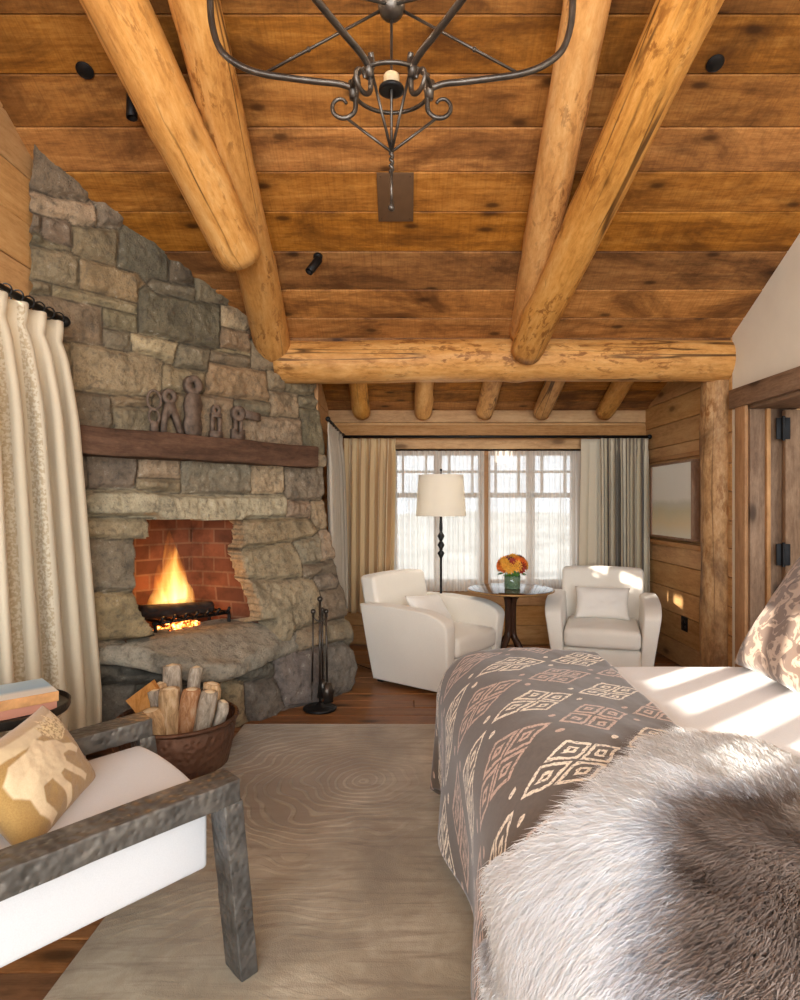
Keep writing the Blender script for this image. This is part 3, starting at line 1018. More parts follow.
quadp([(U0, 0.1, V0), (U1, 0.1, V0), (ib1, FBK, V0), (ib0, FBK, V0)], [(U0, 0), (U1, 0), (ib1, .5), (ib0, .5)])
quadp([(U0, 0.02, V1), (ib0, FBK, V1), (ib1, FBK, V1), (U1, 0.02, V1)], [(U0, 0), (ib0, .5), (ib1, .5), (U1, 0)])
obj('firebox', bm, M_brick, fp, False, 'soot-streaked red brick firebox lining')

# ---- mantel
def wood_uv_box(bm, frame, lo, hi, cuts, noise=0.012, seed=1, rnd=0.4):
    tmp = soft_box(lo, hi, 0.012, cuts=2, segs=2)
    for k in range(1, cuts):
        bmesh.ops.bisect_plane(tmp, geom=list(tmp.verts) + list(tmp.edges) + list(tmp.faces), plane_co=(lo[0] + (hi[0] - lo[0]) * k / cuts, 0, 0), plane_no=(1, 0, 0), dist=1e-5)
    uvl = bm.loops.layers.uv.verify(); rl = layer(bm)
    vs = {}
    for v in tmp.verts:
        p = v.co.copy()
        p.y += float(fbm(p.x * 4, p.z * 9, seed)) * noise * 2; p.z += float(fbm(p.x * 3, p.y * 9, seed + 5)) * noise * 2
        vs[v] = (bm.verts.new(frame(p)), v.co.copy())
    for f in tmp.faces:
        g = bm.faces.new([vs[v][0] for v in f.verts])
        g[rl] = rnd
        for lp, v in zip(g.loops, f.verts):
            c = vs[v][1]
            lp[uvl].uv = (c.x, c.y + c.z)
    tmp.free()
bm = bmesh.new()
wood_uv_box(bm, lambda p: FP(p.x, p.y, p.z), (0.02, -0.05, 1.722), (1.985, 0.205, 1.882), 24, 0.012, 3)
obj('mantel', bm, M_mantel, fp, True, 'dark weathered timber mantel beam', 0.7)
bm = bmesh.new()
t_ = soft_box((1.99, -0.05, 1.735), (2.19, 0.10, 1.84), 0.03, cuts=5, segs=2, fn=lambda p: FP(p.x, p.y + float(fbm(p.x * 14, p.z * 14, 3)) * .03, p.z + float(fbm(p.x * 14, p.y * 14, 5)) * .02))
join(bm, t_)
cs = obj('corbel_stone', bm, M_stone, fp, True)
at = cs.data.attributes.new('tone', 'FLOAT_COLOR', 'POINT')
at.data.foreach_set('color', np.tile(np.array(srgb(176, 160, 136), np.float32), len(cs.data.vertices)))

# ---- grate, log on it, embers and flames
FW = -0.12
gU0, gV = px2uv(144, 632, FW)[0], px2uv(180, 632, FW)[1]
gU1 = px2uv(221, 632, FW)[0]
FLOORV = V0
GZ = px2uv(180, 617, FW)[1]
gr = thing('fire_grate', 'black iron fire grate holding the charred log in the firebox', 'grate', FP((gU0 + gU1) / 2, FW, FLOORV))
base = Vector(gr.location)
bm = bmesh.new()
for w in (FW + 0.10, FW - 0.14):
    add_tube(bm, [FP(gU0, w, GZ) - base, FP(gU1, w, GZ) - base], 0.011, 8)
for k in range(7):
    u = gU0 + (gU1 - gU0) * (k + 0.5) / 7
    add_tube(bm, [FP(u, FW - 0.17, GZ + 0.01) - base, FP(u, FW + 0.13, GZ + 0.01) - base, FP(u, FW + 0.16, GZ + 0.045) - base], 0.010, 8)
obj('grate_bars', bm, M_black, gr)
for u in (gU0 + 0.02, gU1 - 0.005):
    for w in (FW + 0.10, FW - 0.14):
        bm = bmesh.new()
        add_tube(bm, smooth_path([FP(u - 0.02, w, GZ) - base, FP(u, w, GZ - 0.01) - base, FP(u, w, FLOORV + 0.004) - base], 4), 0.012, 8)
        obj('leg', bm, M_black, gr)
def char_mat():
    t = NT('charred_log')
    co = t.coord('Object')
    v = t.voro(t.mapv(co, (14, 14, 9)), 1.0, 'DISTANCE_TO_EDGE')
    c = t.ramp(v.outputs[0], [(0.0, srgb(52, 30, 20)), (0.12, srgb(34, 27, 24)), (0.5, srgb(62, 52, 46))])
    return t.done(t.pbr(c, 0.85, 0, 0.3, t.bump(v.outputs[0], 0.5, 0.01)))
M_char = char_mat()
lu0, lv0 = px2uv(141, 612, FW + 0.04); lu1, lv1 = px2uv(211, 607, FW + 0.04)
make_log('firewood_log', FP(lu0, FW + 0.05, lv0 + 0.0), FP(lu1, FW + 0.04, lv1 + 0.0), 0.046, 0.043, M_char, 'charred log burning across the iron grate', 51, cat='firewood', seg=18, nz=20)
make_log('firewood_log', FP(lu0 + 0.05, FW - 0.08, GZ + 0.06), FP(lu1 - 0.10, FW - 0.07, GZ + 0.075), 0.05, 0.045, M_char, 'half-burnt log behind the charred front log in the flames', 52, cat='firewood', seg=18, nz=20)
def ember_mat():
    t = NT('embers')
    co = t.coord('Object')
    nz = t.noise(co, 26, 4, 0.6)
    m = t.ramp(nz, [(0.42, 0), (0.58, 1)])
    c = t.mix(m, srgb(40, 28, 22), srgb(120, 60, 30))
    e = t.ramp(nz, [(0.45, (0, 0, 0, 1)), (0.55, (1.0, 0.18, 0.02, 1)), (0.66, (1.0, 0.62, 0.2, 1))])
    return t.done(t.pbr(c, 0.9, Emission_Color=e, Emission_Strength=5.0))
bm = bmesh.new()
rng_ = random.Random(5)
for k in range(120):
    u = rng_.uniform(gU0 + 0.04, gU1 - 0.05); w = rng_.uniform(FW - 0.12, FW + 0.09)
    hgt = 0.085 * math.exp(-((u - (gU0 + gU1) / 2 + 0.02) / 0.13) ** 2)
    add_sphere(bm, FP(u, w, FLOORV + 0.012 + rng_.uniform(0, 1) * hgt), rng_.uniform(0.012, 0.028), 7, (1, 0.8, 0.7))
em = obj('ember_bed', bm, ember_mat())
tag(em, 'glowing orange ember bed beneath the iron grate', 'embers'); em['kind'] = 'stuff'

def flame_mat(h):
    t = NT('flame')
    co = t.coord('Object')
    s = t.sep(co)
    nz = t.noise(t.mapv(co, (10, 10, 3.2)), 1.0, 3, 0.5, 0.6)
    zf = t.math('DIVIDE', s[2], h)
    rr = t.math('SQRT', t.math('ADD', t.math('POWER', s[0], 2.0), t.math('POWER', s[1], 2.0)))
    dens = t.math('SUBTRACT', 1.2, t.math('ADD', zf, t.math('MULTIPLY', rr, 3.4)))
    dens = t.math('MAXIMUM', t.math('ADD', dens, t.math('MULTIPLY', t.math('SUBTRACT', nz, 0.5), 2.4)), 0.0)
    colr = t.ramp(dens, [(0.0, (1.0, 0.22, 0.02, 1)), (0.5, (1.0, 0.40, 0.06, 1)), (1.0, (1.0, 0.66, 0.24, 1))])
    e = t.n('ShaderNodeEmission')
    t.l(colr, e.inputs[0]); t.l(t.math('MULTIPLY', t.math('POWER', dens, 1.5), 26.0), e.inputs[1])
    t.l(e.outputs[0], t.out.inputs['Volume'])
    return t.m
fu_, fv_ = px2uv(172, 600, FW - 0.05)
fz = px2uv(172, 528, FW - 0.05)[1]
fb = FP(fu_, FW - 0.05, GZ + 0.02)
fh = fz - (GZ + 0.02)
fl = bpy.data.objects
bm = bmesh.new()
def tongue(du, dw, r, hh, ph):
    pts, rs = [], []
    for k in range(15):
        t = k / 14
        sway = 0.022 * math.sin(t * 5 + ph) * t
        p = FU * (du * (1 - 0.45 * t) + sway) + FN * dw * (1 - 0.4 * t) + Vector((0, 0, hh * t))
        pts.append(p); rs.append(max(0.002, r * (math.sin(PI * min(1, (t + 0.22) / 1.22)) ** 0.8) * (1 - 0.35 * t)))
    add_tube(bm, pts, rs, 12)
for du, dw, r, hh, ph in ((0.0, 0, 0.09, fh, 0.3), (-0.08, 0.0, 0.07, fh * 0.78, 1.7), (0.085, 0.01, 0.065, fh * 0.72, 2.8), (-0.15, 0, 0.05, fh * 0.45, 4), (0.15, 0, 0.05, fh * 0.42, 5), (0.02, 0.05, 0.055, fh * 0.6, 0.9)):
    tongue(du, dw, r, hh, ph)
fo = obj('flame', bm, flame_mat(fh))
md = fo.modifiers.new('merge', 'REMESH'); md.mode = 'VOXEL'; md.voxel_size = 0.012
fo.location = fb
tag(fo, 'tall yellow orange flame rising behind the charred log', 'fire')
FIRE_P = FP(fu_, FW - 0.02, GZ + 0.20)

# ---- antique iron hardware along the mantel
M_rust = plain('rusty_iron', srgb(112, 94, 80), 0.8, 0.2, 22, 0.45, 0.5, 70)
def on_mantel(px):
    u = px2uv(px, 425, 0.09)[0]
    return u
def hard(px, label):
    o = thing('iron_pulley', label, 'antique ironware', FP(on_mantel(px), 0.10, 1.888))
    o['group'] = 'old ironware along the mantel'
    return o
def FD(u, w, v):
    return FU * u + FN * w + Vector((0, 0, v))
def wheel(bm, cu, cv, r, th=0.03, hole=0.4):
    seg = 22
    ring = []
    for (rr, w) in ((r * hole, -th / 2), (r * 0.75, -th / 2), (r, -th / 2 * 0.9), (r * 0.86, 0), (r, th / 2 * 0.9), (r * 0.75, th / 2), (r * hole, th / 2)):
        ring.append([bm.verts.new(FD(cu + rr * math.cos(2 * PI * k / seg), w, cv + rr * math.sin(2 * PI * k / seg))) for k in range(seg)])
    m = len(ring)
    for i in range(m):
        A, B = ring[i], ring[(i + 1) % m]
        for k in range(seg):
            bm.faces.new((A[k], A[(k + 1) % seg], B[(k + 1) % seg], B[k]))
def plate(bm, pts, w0, w1):
    add_prism(bm, pts, lambda a, b, d: FD(a, d, b), w0, w1)
# 1: split-leg tongs with ring head
o = hard(168, 'splayed iron hook block with round head, leftmost on the mantel')
bm = bmesh.new(); wheel(bm, 0.0, 0.235, 0.05, 0.03, 0.45); obj('wheel', bm, M_rust, o)
bm = bmesh.new(); plate(bm, [(-0.02, 0.2), (0.03, 0.2), (0.06, 0.12), (0.10, 0.0), (0.07, 0.0), (0.035, 0.09), (0.01, 0.13), (-0.02, 0.09), (-0.025, 0.0), (-0.055, 0.0), (-0.045, 0.12)], -0.02, 0.02); obj('forked_plate', bm, M_rust, o)
bm = bmesh.new(); add_tube(bm, [FD(-0.1 + 0.045 * math.cos(a), 0, 0.2 + 0.06 * math.sin(a)) for a in np.linspace(0, 2 * PI, 20, endpoint=False)], 0.009, 8, True)
add_tube(bm, [FD(-0.1 + 0.035 * math.cos(a), 0.0, 0.10 + 0.045 * math.sin(a)) for a in np.linspace(0, 2 * PI, 20, endpoint=False)], 0.009, 8, True)
plate(bm, [(-0.125, 0.0), (-0.075, 0.0), (-0.08, 0.07), (-0.12, 0.07)], -0.012, 0.012)
obj('chain_link', bm, M_rust, o)
# 2: tall key-shaped block
o = hard(192, 'tallest iron block with round eyed head on the mantel')
bm = bmesh.new(); wheel(bm, 0.0, 0.33, 0.066, 0.035, 0.3); obj('wheel', bm, M_rust, o)
bm = bmesh.new(); plate(bm, [(-0.05, 0.0), (0.05, 0.0), (0.06, 0.06), (0.045, 0.13), (0.06, 0.2), (0.045, 0.26), (0.03, 0.28), (-0.03, 0.28), (-0.05, 0.25), (-0.06, 0.2), (-0.05, 0.13), (-0.065, 0.06)], -0.02, 0.02); obj('body_plate', bm, M_rust, o)
# 3: narrow shackle
o = hard(215, 'narrow iron shackle with two straps, second from right on the mantel')
bm = bmesh.new(); wheel(bm, 0.0, 0.19, 0.035, 0.03, 0.4); obj('wheel', bm, M_rust, o)
bm = bmesh.new()
for a in (-0.028, 0.028):
    plate(bm, [(a - 0.012, 0.0), (a + 0.012, 0.0), (a + 0.012, 0.17), (a - 0.012, 0.17)], -0.012, 0.012)
plate(bm, [(-0.045, 0.0), (0.045, 0.0), (0.045, 0.045), (-0.045, 0.045)], -0.018, 0.018)
plate(bm, [(-0.04, 0.14), (0.04, 0.14), (0.04, 0.16), (-0.04, 0.16)], -0.015, 0.015)
obj('strap', bm, M_rust, o)
# 4: wheel with side bar and fork
o = hard(237, 'round iron wheel block on fork feet with side arm, rightmost on the mantel')
bm = bmesh.new(); wheel(bm, 0.0, 0.185, 0.055, 0.035, 0.25); obj('wheel', bm, M_rust, o)
bm = bmesh.new(); plate(bm, [(0.04, 0.16), (0.19, 0.15), (0.19, 0.205), (0.04, 0.22)], -0.012, 0.012); obj('side_arm', bm, M_rust, o)
bm = bmesh.new()
for a in (-0.022, 0.022):
    plate(bm, [(a - 0.01, 0.02), (a + 0.01, 0.02), (a + 0.01, 0.15), (a - 0.01, 0.15)], -0.014, 0.014)
plate(bm, [(-0.05, 0.0), (0.05, 0.0), (0.05, 0.075), (0.02, 0.075), (0.0, 0.04), (-0.02, 0.075), (-0.05, 0.075)], -0.018, 0.018)
obj('fork_foot', bm, M_rust, o)
# ================================================================= CURTAINS
def curtain_mat(name, base, stripes, transl=0.25, mott=False):
    t = NT(name)
    uv = t.sep(t.coord('UV'))
    co = t.coord('Object')
    weave = t.noise(co, 320, 2)
    x = uv[0]
    fr = t.math('FRACT', t.math('DIVIDE', x, stripes[0]))
    stops = stripes[1]
    c = t.ramp(fr, stops, 'CONSTANT')
    if mott:
        nz = t.noise(co, 70, 3)
        m = t.math('MULTIPLY', t.ramp(nz, [(0.46, 0), (0.54, 1)]), t.ramp(fr, stripes[2], 'CONSTANT'))
        c = t.mix(t.math('MULTIPLY', m, 0.7), c, stripes[3])
    c = t.mix(t.math('MULTIPLY', t.ramp(weave, [(0.3, 1), (0.7, 0)]), 0.12), c, (0.1, 0.08, 0.05, 1))
    p = t.pbr(c, 0.95, 0, 0.1, None, Sheen_Weight=0.2)
    tr = t.n('ShaderNodeBsdfTranslucent'); t.l(c, tr.inputs[0])
    mx = t.n('ShaderNodeMixShader'); mx.inputs[0].default_value = transl
    t.l(p, mx.inputs[1]); t.l(tr.outputs[0], mx.inputs[2])
    return t.done(mx.outputs[0])
CR = srgb(232, 218, 192)
M_cur_left = curtain_mat('cream_banded_cloth', CR, (0.62, [(0.0, CR), (0.2, srgb(226, 214, 190)), (0.5, srgb(236, 222, 196)), (0.75, srgb(222, 208, 182))], [(0.0, 0), (0.20, 1), (0.29, 0), (0.80, 1), (0.86, 0)], srgb(188, 164, 128)), 0.2, True)
M_cur_win = curtain_mat('striped_cloth', CR, (0.17, [(0.0, srgb(248, 224, 178)), (0.36, srgb(232, 196, 144)), (0.52, srgb(250, 230, 192)), (0.7, srgb(216, 176, 128)), (0.86, srgb(246, 218, 170))]), 0.45)
M_cur_cream = curtain_mat('cream_cloth', CR, (0.4, [(0.0, srgb(236, 224, 200)), (0.8, srgb(228, 214, 188))]), 0.3)
M_cur_taupe = curtain_mat('taupe_cloth', CR, (0.30, [(0.0, srgb(206, 194, 176)), (0.5, srgb(184, 172, 154)), (0.66, srgb(214, 204, 186))]), 0.3)
M_cur_grey = curtain_mat('grey_striped_cloth', CR, (0.20, [(0.0, srgb(222, 208, 182)), (0.22, srgb(128, 116, 98)), (0.34, srgb(206, 190, 160)), (0.55, srgb(112, 102, 90)), (0.72, srgb(196, 180, 152)), (0.86, srgb(146, 132, 112))]), 0.12)

def sheer_mat():
    t = NT('sheer_voile')
    uv = t.sep(t.coord('UV'))
    d = t.n('ShaderNodeBsdfTranslucent'); d.inputs[0].default_value = srgb(246, 242, 234)
    f = t.n('ShaderNodeBsdfDiffuse'); f.inputs[0].default_value = srgb(244, 240, 230)
    tr = t.n('ShaderNodeBsdfTransparent')
    m1 = t.n('ShaderNodeMixShader'); m1.inputs[0].default_value = 0.5
    t.l(d.outputs[0], m1.inputs[1]); t.l(f.outputs[0], m1.inputs[2])
    wv = t.noise(t.comb(t.math('MULTIPLY', uv[0], 40.0), t.math('MULTIPLY', uv[1], 0.6), 0.0), 1.0, 2)
    m2 = t.n('ShaderNodeMixShader')
    t.l(t.ramp(wv, [(0.3, 0.56), (0.7, 0.86)]), m2.inputs[0])
    t.l(tr.outputs[0], m2.inputs[1]); t.l(m1.outputs[0], m2.inputs[2])
    return t.done(m2.outputs[0])
M_sheer = sheer_mat()

def drape(name, pts_top, pts_bot, z0, z1, folds, amp, mat, label=None, cat='curtain', group=None, seed=1, nu=None, nv=46, pinch=True, thick=0.004, parent=None, fullness=2.0, sharp=1.0):
    """a hanging cloth between two plan polylines (top, bottom)"""
    nu = nu or folds * 14 + 1
    top = np.array(pts_top, float); bot = np.array(pts_bot, float)
    s = np.linspace(0, 1, nu)
    def along(pl):
        seg = np.r_[0, np.cumsum(np.hypot(*np.diff(pl, axis=0).T))]
        L = seg[-1]; seg = seg / L
        return np.stack([np.interp(s, seg, pl[:, 0]), np.interp(s, seg, pl[:, 1])], -1), L
    T_, L = along(top); B_, _ = along(bot)
    rng = np.random.RandomState(seed)
    ph = s * folds * 2 * PI + 0.9 * np.sin(s * 5 + seed) + rng.uniform(0, 6)
    amps = 0.75 + 0.5 * vnoise(s * folds * 0.7, s * 0 + 3, seed)
    wave = np.sin(ph) + 0.25 * np.sin(2 * ph + seed)
    wave = np.sign(wave) * np.abs(wave) ** sharp
    rows, uvs = [], []
    for j in range(nv):
        t = j / (nv - 1)                       # 0 top, 1 bottom
        z = z1 + (z0 - z1) * t
        k = np.clip(t * 1.15, 0, 1)
        q = T_ * (1 - k)[..., None] + B_ * k[..., None] if np.ndim(k) else T_ * (1 - k) + B_ * k
        tan = np.gradient(q, axis=0)
        tan /= np.linalg.norm(tan, axis=1)[:, None] + 1e-9
        nor = np.stack([tan[:, 1], -tan[:, 0]], -1)
        a = amp * (0.55 + 0.65 * sstep(0.0, 0.25, t)) * amps
        if pinch:
            a = a * (1 - 0.55 * math.exp(-((t - 0.045) / 0.02) ** 2))
        drift = 0.25 * np.sin(t * 2.2 + s * 9 + seed) * t
        w2 = np.sin(ph + drift) + 0.25 * np.sin(2 * (ph + drift) + seed)
        w2 = np.sign(w2) * np.abs(w2) ** sharp
        q = q + nor * (a * w2)[:, None]
        q = q + tan * (0.3 * a * np.cos(ph * 2))[:, None]
        zz = z + (0.006 * np.sin(ph) if j == 0 else 0) + 0 * s
        rows.append(np.stack([q[:, 0], q[:, 1], np.full(nu, z) + 0 * zz], -1))
        uvs.append(np.stack([s * L * fullness, np.full(nu, z)], -1))
    o = grid_mesh(name, rows, nu, nv, mat, uv=uvs, parent=parent)
    if thick:
        md = o.modifiers.new('cloth', 'SOLIDIFY'); md.thickness = thick; md.offset = 0
    if label:
        tag(o, label, cat, group)
    return o

def rod(name, pts, r, label, finial=True, rings=0):
    o = thing(name, label, 'curtain rod', pts[0])
    b = Vector(pts[0])
    bm = bmesh.new()
    add_tube(bm, [Vector(p) - b for p in pts], r, 12)
    obj('rod', bm, M_black, o)
    if finial:
        for a, c in ((pts[0], pts[1]), (pts[-1], pts[-2])):
            bm = bmesh.new()
            d = (Vector(a) - Vector(c)).normalized()
            add_sphere(bm, Vector(a) - b + d * r, r * 1.7, 12)
            obj('finial', bm, M_black, o)
    if rings:
        for k in range(rings):
            bm = bmesh.new()
            p = Vector(pts[0]).lerp(Vector(pts[-1]), (k + 0.5) / rings) - b
            d = (Vector(pts[-1]) - Vector(pts[0])).normalized()
            u = d.cross(Vector((0, 0, 1)))
            add_tube(bm, [p + (u * math.cos(a) + Vector((0, 0, 1)) * math.sin(a)) * (r * 1.7) for a in np.linspace(0, 2 * PI, 14, endpoint=False)], 0.004, 6, True)
            obj('ring', bm, M_black, o)
    return o

# ---- left curtain by the camera, on its own rod
LCX = -1.84
rod('curtain_rod', [(LCX, 2.0, 2.43), (LCX, 3.44, 2.43)], 0.018, 'black iron curtain rod on the left plank wall over the long cream curtain', rings=16)
drape('curtain', [(LCX, 2.1), (LCX, 3.43)], [(LCX + 0.04, 2.05), (LCX + 0.05, 3.70)], 0.06, 2.405, 8, 0.055, M_cur_left, 'long cream curtain with mottled tan bands, hanging at left before the stone chimney', seed=3, fullness=1.5, nu=200, sharp=0.8)

# ---- alcove: left return, window pair, sheers
zr = 2.10
rod('curtain_rod', [(-0.615, 5.12, zr + 0.02), (-0.615, 6.30, zr + 0.02)], 0.012, 'short dark curtain rod on the alcove side wall beside the stone chimney')
drape('curtain', [(-0.625, 5.14), (-0.615, 6.2)], [(-0.60, 5.16), (-0.575, 6.2)], 0.46, zr, 6, 0.03, M_cur_taupe, 'narrow taupe side curtain tucked behind the right edge of the stone fireplace', seed=5)
rod('curtain_rod', [(-0.72, 6.37, zr + 0.01), (2.42, 6.37, zr + 0.01)], 0.014, 'long thin black curtain rod spanning the window wall', rings=0)
drape('curtain', [(-0.60, 6.36), (-0.10, 6.36)], [(-0.60, 6.35), (-0.13, 6.35)], 0.36, zr - 0.01, 6, 0.035, M_cur_win, 'cream and tan striped curtain at the left side of the window', seed=7, fullness=1.8)
drape('curtain', [(1.76, 6.40), (1.985, 6.40)], [(1.72, 6.39), (1.985, 6.39)], 0.03, zr - 0.01, 2, 0.014, M_cur_cream, 'flat cream curtain panel at the right edge of the window', seed=9, fullness=1.3)
drape('curtain', [(1.935, 6.335), (2.40, 6.335)], [(1.935, 6.325), (2.40, 6.325)], 0.03, zr - 0.01, 7, 0.04, M_cur_grey, 'grey and beige striped curtain in the right corner of the window alcove', seed=11, fullness=1.8)
rod('curtain_rod', [(-0.16, 6.455, 1.985), (1.79, 6.455, 1.985)], 0.008, 'slim dark rod carrying the two white sheers close to the glass', finial=False)
drape('sheer_curtain', [(-0.17, 6.455), (0.80, 6.455)], [(-0.17, 6.455), (0.80, 6.455)], 0.56, 1.975, 17, 0.014, M_sheer, 'white see-through sheer on the left half of the window behind the lamp', 'sheer curtain', seed=13, nu=260, thick=0, fullness=2.0)
drape('sheer_curtain', [(0.84, 6.455), (1.81, 6.455)], [(0.84, 6.455), (1.81, 6.455)], 0.56, 1.975, 17, 0.014, M_sheer, 'white see-through sheer on the right half of the window behind the flowers', 'sheer curtain', seed=15, nu=260, thick=0, fullness=2.0)

# ================================================================= BED
def unfold(a, b, ztop=0.75, xf=0.245, yfar=3.20, R=0.26):
    """duvet: a = distance inwards from the foot edge, b = y (unfolded); returns point"""
    da = np.maximum(0.0, -a + R * 0.6); db = np.maximum(0.0, b - (yfar - R * 0.6))
    d = np.hypot(da, db)
    RR = R
    arc = np.minimum(d, RR * PI / 2)
    off = RR * np.sin(arc / RR)
    drop = RR * (1 - np.cos(arc / RR)) + np.maximum(0, d - RR * PI / 2)
    off = off + 0.03 * np.maximum(0, d - RR * PI / 2)
    ux = np.where(d > 1e-9, -da / (d + 1e-9), 0); uy = np.where(d > 1e-9, db / (d + 1e-9), 0)
    xf = xf + np.clip(3.2 - b, 0, 2) * 0.06
    x = xf + np.maximum(a, R * 0.6) + ux * off
    y = np.minimum(b, yfar - R * 0.6) + uy * off
    z = ztop - drop
    # puff and rumples
    top = np.exp(-(d / 0.25) ** 2)
    z = z + top * (0.045 * fbm(a * 2.2, b * 2.0, 3, 3) + 0.02 * fbm(a * 7, b * 5, 9, 3))
    edge = np.exp(-((a - 0.93) / 0.07) ** 2)
    fold = sstep(0.3, 0.9, d)
    wv = np.sin(b * 7.5 + 1.2) * (1 - sstep(0.0, 0.35, db)) + np.sin((np.arctan2(db, da + 1e-6)) * 9 + 0.6) * sstep(0.0, 0.35, db)
    x = x - fold * 0.035 * wv * (da / (d + 1e-6)); y = y + fold * 0.035 * wv * (db / (d + 1e-6))
    x = x - 0.03 * sstep(1.9, 1.2, b) * 0
    return x, y, z

def duvet_mat():
    t = NT('ikat_cloth')
    uv = t.sep(t.coord('UV'))
    co = t.coord('Object')
    wob = t.noise(co, 26, 3); wob2 = t.noise(t.mapv(co, (1, 1, 1), (5, 3, 2)), 26, 3)
    a = t.math('ADD', uv[0], t.math('MULTIPLY', t.math('SUBTRACT', wob, 0.5), 0.022))
    b = t.math('ADD', uv[1], t.math('MULTIPLY', t.math('SUBTRACT', wob2, 0.5), 0.022))
    PXX, PYY = 0.365, 0.25
    bs = t.math('SUBTRACT', b, t.math('MULTIPLY', a, 0.41))
    ry = t.math('ADD', t.math('DIVIDE', bs, PYY), 20.22)
    row = t.math('FLOOR', ry)
    fy = t.math('SUBTRACT', t.math('FRACT', ry), 0.5)
    par = t.math('FRACT', t.math('MULTIPLY', row, 0.5))         # 0 or .5
    rx = t.math('ADD', t.math('ADD', t.math('DIVIDE', a, PXX), 20.25), par)
    fx = t.math('SUBTRACT', t.math('FRACT', rx), 0.5)
    X = t.math('DIVIDE', fx, 0.47); Y = t.math('DIVIDE', fy, 0.48)
    m1 = t.math('ADD', X, Y); m2 = t.math('SUBTRACT', X, Y)
    A1 = t.math('ABSOLUTE', m1); A2 = t.math('ABSOLUTE', m2)
    inside = t.math('LESS_THAN', t.math('MAXIMUM', A1, A2), 1.0)
    # four small diamonds, each a ring with an eye
    c1 = t.math('ABSOLUTE', t.math('SUBTRACT', A1, 0.52)); c2 = t.math('ABSOLUTE', t.math('SUBTRACT', A2, 0.52))
    d = t.math('MAXIMUM', c1, c2)
    ring = t.math('MULTIPLY', t.math('GREATER_THAN', d, 0.35), t.math('LESS_THAN', d, 0.475))
    eye = t.math('MULTIPLY', t.math('GREATER_THAN', d, 0.07), t.math('LESS_THAN', d, 0.18))
    pat = t.math('MULTIPLY', t.math('MAXIMUM', ring, eye), inside)
    # dots in the channels
    gx = t.math('SUBTRACT', t.math('FRACT', t.math('MULTIPLY', rx, 2.0)), 0.5)
    gy = t.math('SUBTRACT', t.math('FRACT', t.math('MULTIPLY', ry, 2.0)), 0.5)
    # lattice points half way along the cell sides
    gx2 = t.math('SUBTRACT', t.math('FRACT', t.math('ADD', t.math('MULTIPLY', rx, 2.0), 0.5)), 0.5)
    gy2 = t.math('SUBTRACT', t.math('FRACT', t.math('ADD', t.math('MULTIPLY', ry, 2.0), 0.0)), 0.5)
    dx = t.math('MULTIPLY', gx2, PXX / 2); dy = t.math('MULTIPLY', gy2, PYY / 2)
    dd = t.math('ADD', t.math('POWER', dx, 2.0), t.math('POWER', t.math('MULTIPLY', dy, 1.3), 2.0))
    outside = t.math('GREATER_THAN', t.math('MAXIMUM', A1, A2), 1.08)
    dot = t.math('MULTIPLY', t.math('LESS_THAN', dd, 0.00022), outside)
    pat = t.math('MAXIMUM', pat, dot)
    brk = t.ramp(t.noise(co, 120, 3), [(0.34, 0.25), (0.48, 1)])
    pat = t.math('MULTIPLY', pat, brk)
    ground = t.mix(t.noise(co, 60, 3), srgb(78, 65, 55), srgb(104, 90, 77))
    ink = t.mix(t.math('GREATER_THAN', par, 0.25), srgb(240, 226, 204), srgb(200, 168, 148))
    c = t.mix(pat, ground, ink)
    nb = t.bump(t.noise(co, 400, 2), 0.1, 0.002)
    return t.done(t.pbr(c, 0.9, 0, 0.15, nb, Sheen_Weight=0.3))
M_duvet = duvet_mat()
M_sheet = fabric('white_sheet', srgb(230, 229, 228), 200, 0.05)
M_white = fabric('cream_upholstery', srgb(238, 231, 218), 300, 0.07)
M_ticking = fabric('mattress_cloth', srgb(214, 206, 192), 200, 0.06)

bed = thing('bed', 'wide bed with white fitted sheet, its foot toward the room middle', 'bed', (1.25, 2.1, 0))
bm = bmesh.new()
t_ = soft_box((-0.95, -1.3, 0.10), (1.17, 1.0, 0.36), 0.03, 6, 3)
join(bm, t_)
obj('box_base', bm, M_ticking, bed)
for sx, sy in ((-0.85, 0.9), (1.05, 0.9), (-0.85, -1.2), (1.05, -1.2)):
    bm = bmesh.new(); add_lathe(bm, [(0.03, 0.017), (0.04, 0.03), (0.045, 0.105)], 14, (sx, sy, 0)); obj('leg', bm, M_black, bed)
def matf(p):
    q = p.copy()
    q.z += 0.012 * float(fbm(p.x * 3, p.y * 3, 4, 3)) * (1 if p.z > 0.5 else 0)
    return q
bm = bmesh.new()
join(bm, soft_box((-0.95, -1.3, 0.361), (1.17, 0.985, 0.675), 0.06, 24, 4, matf))
obj('mattress', bm, M_sheet, bed)
bm = bmesh.new()                                # headboard, out of the frame
join(bm, soft_box((1.125, -1.3, 0.30), (1.185, 1.02, 1.25), 0.02, 4, 3))
obj('headboard', bm, M_trimw if False else plain('headboard_wood', srgb(110, 76, 50), 0.6, 0, 6, 0.2), bed)

na, nb_ = 150, 220
A_ = np.linspace(-0.66, 0.86, na)
B_ = np.linspace(0.55, 3.78, nb_)
AA, BB = np.meshgrid(A_, B_)
x, y, z = unfold(AA, BB)
